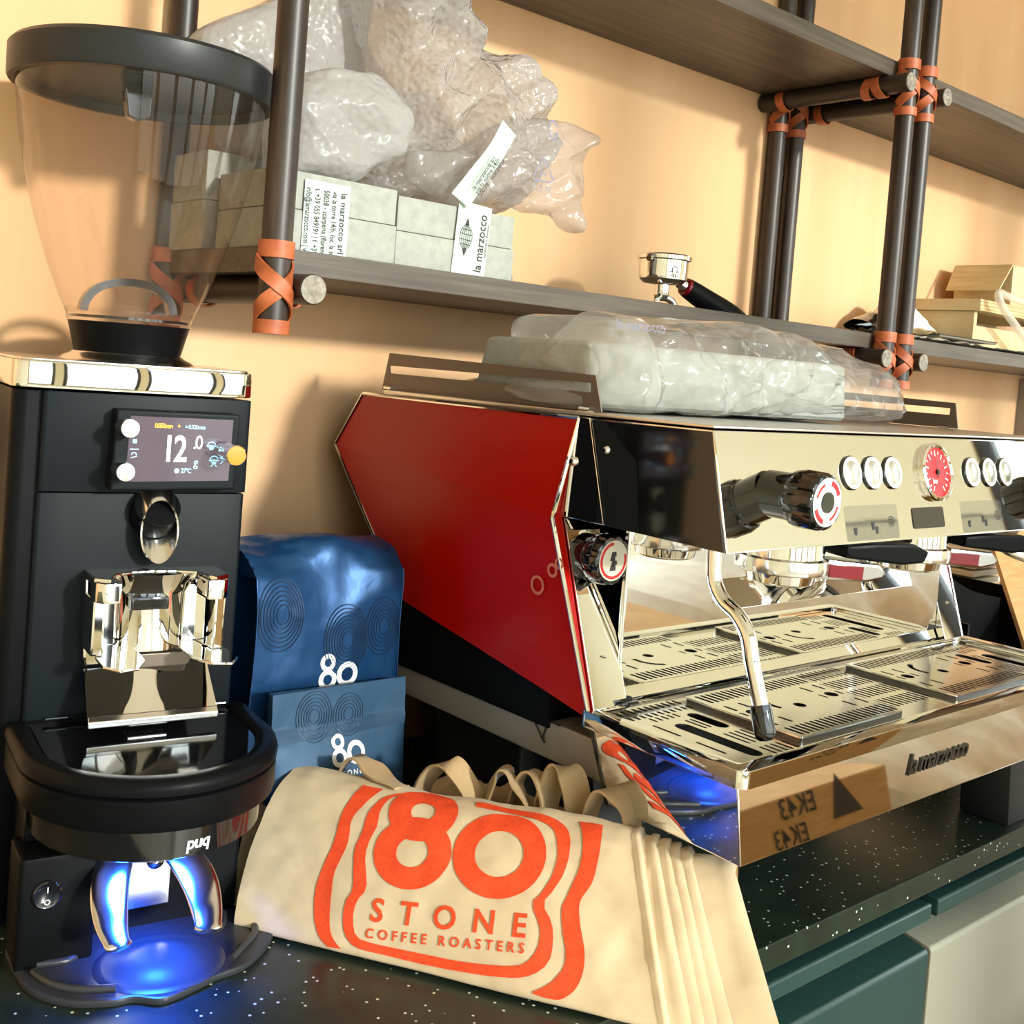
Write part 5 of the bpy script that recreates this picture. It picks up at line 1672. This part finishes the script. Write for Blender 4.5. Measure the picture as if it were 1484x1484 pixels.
for k in range(3):
    a, b = Vector(tp_[k]), Vector(tp_[(k + 1) % 3])
    a2, b2 = a.lerp(b, 0.10), a.lerp(b, 0.80)
    nn = Vector((-(b - a).y, (b - a).x)).normalized() * 0.0009
    tri.add([tput(*(a2 - nn)), tput(*(b2 - nn)), tput(*(b2 + nn)), tput(*(a2 + nn))], [(0, 1, 2, 3)])
    tri.add([tput(*(b2 - nn * 3)), tput(*(a.lerp(b, 0.93))), tput(*(b2 + nn * 3))], [(0, 1, 2)])
part('recycling_mark', tri, M['grey_print'], pb, smooth=0)
part('lettering', text_mb('04', 0.0105, flat=True).xf(frame((0.128, -0.2282, 1.630), (1, 0, 0.05), (0, 0.05, 1))), M['grey_print'], pb, smooth=0)
part('lettering', text_mb('LD.PE', 0.0090, flat=True, spacing=1.2).xf(frame((0.130, -0.2282, 1.6135), (1, 0, 0.05), (0, 0.05, 1))), M['grey_print'], pb, smooth=0)
rc = MB()
RT = frame((0.140, -0.2260, 1.683), (1, 0, 0), (0, 0.1, 1))
for a0 in (20, 200):
    p0, p1 = circle(0, 0, 0.0075, 12, a0, a0 + 135), circle(0, 0, 0.0095, 12, a0, a0 + 135)
    for k in range(12):
        rc.add([RT @ Vector((q[0] * 0.8, q[1] * 1.25, 0)) for q in (p0[k], p0[k + 1], p1[k + 1], p1[k])], [(0, 1, 2, 3)])
    e_ = circle(0, 0, 0.0085, 1, a0 + 135, a0 + 160)
    f0, f1_ = circle(0, 0, 0.0055, 1, a0 + 133, a0 + 134)[0], circle(0, 0, 0.0115, 1, a0 + 133, a0 + 134)[0]
    rc.add([RT @ Vector((q[0] * 0.8, q[1] * 1.25, 0)) for q in (f0, e_[1], f1_)], [(0, 1, 2)])
part('recycling_mark', rc, M['grey_print'], pb, smooth=0)
# loose end of printed tape on the bag
tl = catmull([(0.012, -0.226, 1.582), (0.030, -0.230, 1.610), (0.050, -0.234, 1.640), (0.072, -0.228, 1.672)], 8)
nrm = [(-0.25, -1, 0.15 - 0.6 * math.sin(k * 0.10)) for k in range(len(tl))]
lt_ = part('label_tape', MB().ribbon(tl, nrm, 0.024, 0.0006), M['tape'], pb, smooth=60, label='loose white tape with black lettering')
for s_, off in (('la marzocco srl', 0.004), ('via la torre 14/h', -0.002), ('50038 - scarperia', -0.008)):
    t = text_mb(s_, 0.0075, flat=True, bold=0.01, align='LEFT')
    part('lettering', t.xf(frame((0.022 + off * -0.8, -0.2385, 1.592 + off * 0.5), (0.5, -0.05, 0.80), (-0.8, 0.0, 0.5))), M['black_print'], lt_, smooth=0)
part('lettering', text_mb('cin', 0.013, flat=True).xf(frame((0.140, -0.197, 1.728), (-1, 0, -0.04), (0, 0.05, 1))), M['grey_print'], pb, smooth=0)
single('bubble_wrap', pillow([(0.100, SH + .002), (0.099, 1.522), (0.112, 1.530), (0.124, 1.520), (0.126, SH + .002)], -0.185, 0.014, amp=0.006, scale=40, seed=3, nr=10, na=40), M['bubble'],
       'small scrap of bubble wrap at the right foot of the globe-labelled foam block', 'bubble wrap')

# portafilter resting on the shelf
pf = empty('portafilter', 'chrome portafilter with black handle lying on the shelf', 'portafilter', (0.435, -0.16, SH))
PC = (0.418, -0.165)
part('bowl', MB().lathe([(0.010, 1.534), (0.026, 1.5355), (0.0325, 1.541), (0.0335, 1.546), (0.0335, 1.566), (0.0375, 1.5675), (0.0380, 1.5725), (0.0350, 1.5745), (0.0345, 1.5700), (0.0320, 1.548), (0.0, 1.545)], (PC[0], PC[1], 0), n=56, cap0=True, cap1=False), M['chrome'], pf)
ears = MB()
for a in (0.2, 0.2 + math.pi):
    c_, s_ = math.cos(a), math.sin(a)
    ears.cyl((PC[0] + 0.036 * c_, PC[1] + 0.036 * s_, 1.566), (PC[0] + 0.041 * c_, PC[1] + 0.041 * s_, 1.566), 0.004, n=12)
part('lug', ears, M['chrome'], pf, kind='stuff')
part('spout_stem', MB().lathe([(0.010, 1.536), (0.0095, 1.524), (0.0105, 1.520), (0.0085, 1.516), (0.006, 1.513)][::-1], (PC[0], PC[1], 0), n=28), M['chrome'], pf)
for sg in (-1, 1):
    c = catmull([(PC[0], PC[1], 1.517), (PC[0] + sg * 0.008, PC[1] - 0.003, 1.517), (PC[0] + sg * 0.017, PC[1] - 0.006, 1.512), (PC[0] + sg * 0.020, PC[1] - 0.007, 1.5045)], 6)
    part('spout', MB().tube(c, 0.0050, 16), M['chrome_soft'], pf)
hd_ = Vector((0.78, -0.10, -0.30)).normalized()
h0 = Vector((PC[0], PC[1], 1.552)) + hd_ * 0.032
HR = hd_.to_track_quat('Z', 'Y').to_matrix()
part('neck', MB().lathe([(0.006, -0.004), (0.0075, 0.0), (0.0085, 0.012)], h0, rot=HR, n=24), M['chrome'], pf)
part('handle', MB().lathe([(0.0105, 0.013), (0.0135, 0.016), (0.0150, 0.035), (0.0162, 0.060), (0.0178, 0.085), (0.0184, 0.105), (0.0172, 0.125), (0.0130, 0.136), (0.0, 0.140)], h0, rot=HR, n=32, cap0=True, cap1=False), M['black'], pf)
part('collar', MB().lathe([(0.0090, 0.010), (0.0125, 0.0115), (0.0128, 0.0165), (0.0100, 0.0180)], h0, rot=HR, n=28, cap0=False, cap1=False), M['red_badge'], pf, label='red collar')
om = MB()
def on_bowl(a, b):
    th = -1.95 + a / 0.0337
    return (PC[0] + 0.0337 * math.cos(th), PC[1] + 0.0337 * math.sin(th), 1.553 + b)
p0, p1 = circle(0, 0, 0.0035, 16, -40, 220), circle(0, 0, 0.0048, 16, -40, 220)
for k in range(16):
    om.add([on_bowl(*p0[k]), on_bowl(*p0[k + 1]), on_bowl(*p1[k + 1]), on_bowl(*p1[k])], [(0, 1, 2, 3)])
for x0_, x1_, z0_, z1_ in ((-.0065, -.002, -.0038, -.0026), (.002, .0065, -.0038, -.0026), (-.0065, .0065, -.0085, -.0073), (-.002, -.0008, -.0105, -.0055), (.0008, .002, -.0105, -.0055)):
    om.add([on_bowl(x0_, z0_), on_bowl(x1_, z0_), on_bowl(x1_, z1_), on_bowl(x0_, z1_)], [(0, 1, 2, 3)])
part('emblem', om, M['black_print'], pf, smooth=0)

# clutter on the right-hand shelf unit
def crumple_sheet(x0, x1, y0, y1, z, amp, seed, th=0.0012, sc_=18, base=0.0):
    def fn(i, j):
        x, y = x0 + (x1 - x0) * i, y0 + (y1 - y0) * j
        return Vector((x + 0.006 * nz(x, y, seed, 20), y, z + 0.002 + base * math.sin(math.pi * i) + amp * (0.5 + abs(nz(x, y, seed, sc_, 3)))))
    return two_sided(fn, 30, 24, th)
single('black_pouch', MB().grid(lambda i, j: Vector((0.985 + 0.13 * i + 0.004 * nz(i, j, 2, 6), -0.115 - 0.028 * math.cos(2 * math.pi * j) , SH + 0.022 + 0.014 * i + (0.010 + 0.012 * math.sin(math.pi * i)) * math.sin(2 * math.pi * j) * (1 + 0.3 * nz(i, j, 3, 5)))), 20, 20, cv=True), M['black_gloss'],
       'crumpled black plastic pouch lying behind the paired right posts', 'pouch')
single('paper_sheet', crumple_sheet(0.97, 1.09, -0.21, -0.13, SH, 0.008, 1.0), M['paper'], 'crumpled white paper scrap in front of the black pouch', 'paper')
single('plastic_wrapper', pillow([(1.10, SH + .002), (1.11, 1.55), (1.16, 1.585), (1.21, 1.585), (1.25, 1.56), (1.33, 1.53), (1.38, SH + .002)], -0.07, 0.03, amp=0.012, scale=18, seed=4, nr=14, na=70), M['paper'], 'heap of white crumpled wrapping behind the netted mat', 'wrapping')
single('paper_sheet', crumple_sheet(0.99, 1.50, -0.232, -0.10, SH, 0.006, 3.0), M['paper'], 'long white packing paper spread along the shelf edge', 'paper')
mt = MB()
def bub(i, j):
    x, y = 1.01 + 0.13 * i, -0.20 + 0.10 * j
    return Vector((x, y, SH + 0.016 + 0.004 * math.sin(20 * i) * math.sin(14 * j) + 0.006 * math.sin(math.pi * i)))
single('padding_sheet', two_sided(bub, 40, 24, 0.002), M['card_pale'], 'tan honeycomb paper padding on the white packing paper', 'padding')
mat_ = empty('netted_mat', 'dark grey netted mat on the white packing paper', 'mat', (1.20, -0.155, SH + 0.012))
part('sheet', MB().box(1.10, 1.31, -0.205, -0.105, SH + 0.0145, SH + 0.0175), plain('grey_mat', lin(120, 112, 100), 0.8), mat_, bevel=0.001)
ribs = MB()
for k in range(24):
    ribs.box(1.102 + k * 0.009, 1.105 + k * 0.009, -0.205, -0.105, SH + 0.0175, SH + 0.0195)
for k in range(11):
    ribs.box(1.10, 1.31, -0.204 + k * 0.0096, -0.201 + k * 0.0096, SH + 0.0175, SH + 0.0190)
part('ribs', ribs, plain('dark_mat_rib', lin(74, 68, 62), 0.8), mat_, kind='stuff', smooth=0)
# plywood crate
cr_ = empty('plywood_crate', 'open plywood crate on the right shelf', 'crate', (1.47, -0.10, SH))
for nme, bx in (('board', (1.285, 1.297, -0.17, -0.02, SH, 1.578)), ('board', (1.297, 1.66, -0.032, -0.02, SH, 1.578)), ('board', (1.297, 1.66, -0.17, -0.158, SH, 1.552)), ('base', (1.297, 1.66, -0.158, -0.032, SH, SH + 0.012)), ('lid', (1.275, 1.68, -0.185, -0.018, 1.5785, 1.600))):
    part(nme, MB().box(*bx), M['card_pale'], cr_, bevel=0.0012)
ply = MB()
for k in range(3):
    ply.box(1.276, 1.68, -0.1856, -0.185, 1.5815 + k * 0.0065, 1.5838 + k * 0.0065)
part('ply_lines', ply, M['card'], cr_, smooth=0, kind='stuff')
cbx = empty('cardboard_box', 'small pale cardboard box with an open flap on top of the plywood crate', 'box', (1.54, -0.10, 1.60))
part('body', MB().box(1.465, 1.66, -0.15, -0.03, 1.6005, 1.685), M['card_pale'], cbx, bevel=0.001)
part('flap', MB().add([(1.464, -0.15, 1.685), (1.464, -0.03, 1.685), (1.425, -0.035, 1.630), (1.425, -0.145, 1.630), (1.461, -0.15, 1.686), (1.461, -0.03, 1.686), (1.422, -0.035, 1.631), (1.422, -0.145, 1.631)],
                      [(0, 1, 2, 3), (7, 6, 5, 4), (0, 4, 5, 1), (1, 5, 6, 2), (2, 6, 7, 3), (3, 7, 4, 0)]), M['card_pale'], cbx)
hs_ = catmull([(1.47, -0.215, SH + .0075), (1.42, -0.214, 1.530), (1.32, -0.212, 1.580), (1.298, -0.208, 1.602), (1.305, -0.204, 1.614), (1.345, -0.20, 1.612), (1.42, -0.195, 1.6085), (1.50, -0.19, 1.6085)], 8)
single('clear_hose', MB().tube(hs_, 0.0072, 16), M['tube'], 'clear plastic hose curling over the front of the plywood crate', 'hose')

# ================================================================== wrapped package on the machine
wp_ = empty('wrapped_package', 'white foam slab in a crumpled clear plastic bag on top of the machine', 'package', (0.2, -0.40, 1.371))
fs = MB()
fs.add([(-0.002, -0.487, 1.3735), (0.362, -0.497, 1.3735), (0.362, -0.30, 1.3735), (-0.002, -0.30, 1.3735),
        (-0.004, -0.478, 1.438), (0.364, -0.490, 1.438), (0.364, -0.32, 1.438), (-0.004, -0.32, 1.438)],
       [(0, 3, 2, 1), (4, 5, 6, 7), (0, 1, 5, 4), (1, 2, 6, 5), (2, 3, 7, 6), (3, 0, 4, 7)])
fs.v = [(0.023 + x * 1.03, y + 0.042 - 0.074 * x, z) for x, y, z in fs.v]
part('foam_slab', fs, M['foam'], wp_, bevel=0.010, segs=3, label='white foam slab')
flm = pillow([(0.016, 1.3725), (0.015, 1.40), (0.014, 1.43), (0.022, 1.455), (0.040, 1.463), (0.080, 1.459), (0.174, 1.470), (0.280, 1.474), (0.361, 1.466), (0.480, 1.449), (0.575, 1.424), (0.592, 1.398), (0.560, 1.374), (0.40, 1.3725), (0.19, 1.3725)], -0.385, 0.106, c=(0.20, 1.412), amp=0.012, scale=16, seed=6, nr=44, na=220, ridge=0.008, edge=0.25, back=0.10, fold=0.006, waves=((0.8, 0.6, 0.06, 0.2), (-0.6, 0.8, 0.045, 0.5)))
for i, v in enumerate(flm.v):
    if v[2] < 1.3718:
        flm.v[i] = (v[0], v[1], 1.3718)
part('film', flm, M['film'], wp_, smooth=60, label='crumpled clear film')
ft_ = pillow([(0.20, 1.3725), (0.215, 1.385), (0.256, 1.390), (0.30, 1.404), (0.33, 1.4166), (0.352, 1.432), (0.39, 1.459), (0.43, 1.466), (0.465, 1.45), (0.472, 1.3725)], 0.0, 0.035, c=(0.38, 1.41), amp=0.010, scale=20, seed=11, nr=22, na=110, ridge=0.008, edge=0.35)
ft_.v = [(0.058 + y, -x, max(z, 1.3718)) for x, y, z in ft_.v]
part('film', ft_, M['film'], wp_, smooth=60, label='loose gathered end of the clear film')
part('lettering', text_mb('la marzocco', 0.014, flat=True).xf(frame((0.035, -0.484, 1.4535), (1, 0.02, 0.02), (0, 0.3, 1))), M['grey_print'], wp_, smooth=0)

# ================================================================== open carton and the rest at the right end of the worktop
ca = empty('carton', 'open cardboard carton with black lining beyond the machine', 'carton', (1.15, -0.26, 0.90))
part('side', MB().box(0.90, 0.906, -0.40, -0.05, 0.9005, 1.075), M['black'], ca)
part('side', MB().box(0.906, 1.335, -0.056, -0.05, 0.9005, 1.075), M['black'], ca)
part('side', MB().box(0.906, 1.335, -0.40, -0.394, 0.9005, 0.985), M['black'], ca)
part('side', MB().box(1.329, 1.335, -0.394, -0.056, 0.9005, 1.075), M['black'], ca)
part('base', MB().box(0.906, 1.329, -0.394, -0.056, 0.9005, 0.906), M['black'], ca)
part('lining', MB().grid(lambda i, j: Vector((0.935 + 0.225 * i, -0.31 + 0.02 * math.sin(4 * i), 0.91 + (0.205 + 0.020 * math.exp(-((i - 0.42) / 0.22) ** 2) - 0.035 * i) * j)), 16, 8), M['black'], ca, label='black lining sheet')
part('flap', MB().add([(1.115, -0.395, 1.000), (1.50, -0.395, 0.985), (1.50, -0.21, 1.17), (1.225, -0.27, 1.150), (1.115, -0.40, 1.005), (1.50, -0.40, 0.990), (1.50, -0.215, 1.175), (1.225, -0.275, 1.155)],
                      [(0, 1, 2, 3), (7, 6, 5, 4), (0, 4, 5, 1), (1, 5, 6, 2), (2, 6, 7, 3), (3, 7, 4, 0)]), M['card'], ca, label='brown cardboard flap')
wr_ = catmull([(0.955, -0.405, 0.905), (0.965, -0.405, 0.985), (0.985, -0.403, 1.008), (1.01, -0.403, 1.003), (1.05, -0.403, 0.975)], 8)
part('cord', MB().tube(wr_, 0.0016, 8), plain('brown_cord', lin(120, 74, 46), 0.7), ca)
M['tray'] = plain('cream_tray', lin(236, 230, 206), 0.5)
st = empty('tray_stack', 'stack of thin cream trays against the wall beyond the carton', 'tray stack', (1.42, -0.10, 0.90))
for k in range(17):
    part('tray', MB().box(1.375 - 0.004 * (k % 2), 1.49, -0.17, -0.06, 0.9005 + k * 0.0155, 0.9005 + k * 0.0155 + 0.011), M['tray'], st, bevel=0.002)
struct('trim_1', MB().box(1.86, 1.98, -0.03, -0.0005, 0.90, 1.47), plain('grey_stone', lin(150, 140, 130), 0.7))

# ================================================================== things on the floor that the polished steel reflects
fb1 = empty('carton', 'brown shipping carton standing on the floor in front of the counter', 'carton', (1.05, -1.62, 0.0), 0.12)
part('body', MB().box(0.62, 1.30, -1.90, -1.34, 0.0005, 0.86), M['card'], fb1, bevel=0.004)
ft = part('lettering', text_mb('EK43', 0.052, flat=True, bold=0.01, shear=0.2).xf(frame((1.00, -1.3385, 0.838), (-1, 0, 0), (0, 0, 1))), M['black_print'], fb1, smooth=0)
part('lettering', text_mb('EK43', 0.048, flat=True, bold=0.01, shear=0.2).xf(frame((0.97, -1.3385, 0.790), (-1, 0, 0), (0, 0, 1))), M['black_print'], fb1, smooth=0)
ml = MB()
for tri_ in ([(1.10, .795), (1.20, .795), (1.12, .875)],):
    ml.add([(x, -1.3388, z) for x, z in tri_], [(0, 1, 2)])
part('marking', ml, M['black_print'], fb1, smooth=0)
single('wrapped_pallet_load', pillow([(1.44, 0.003), (1.42, 0.40), (1.43, 0.78), (1.52, 0.85), (2.95, 0.85), (3.16, 0.50), (3.15, 0.003)], -1.78, 0.40, amp=0.05, scale=4, seed=8, nr=20, na=90, edge=0.25), M['paper'],
       'low white plastic-wrapped load standing on the floor beside the brown carton', 'load')
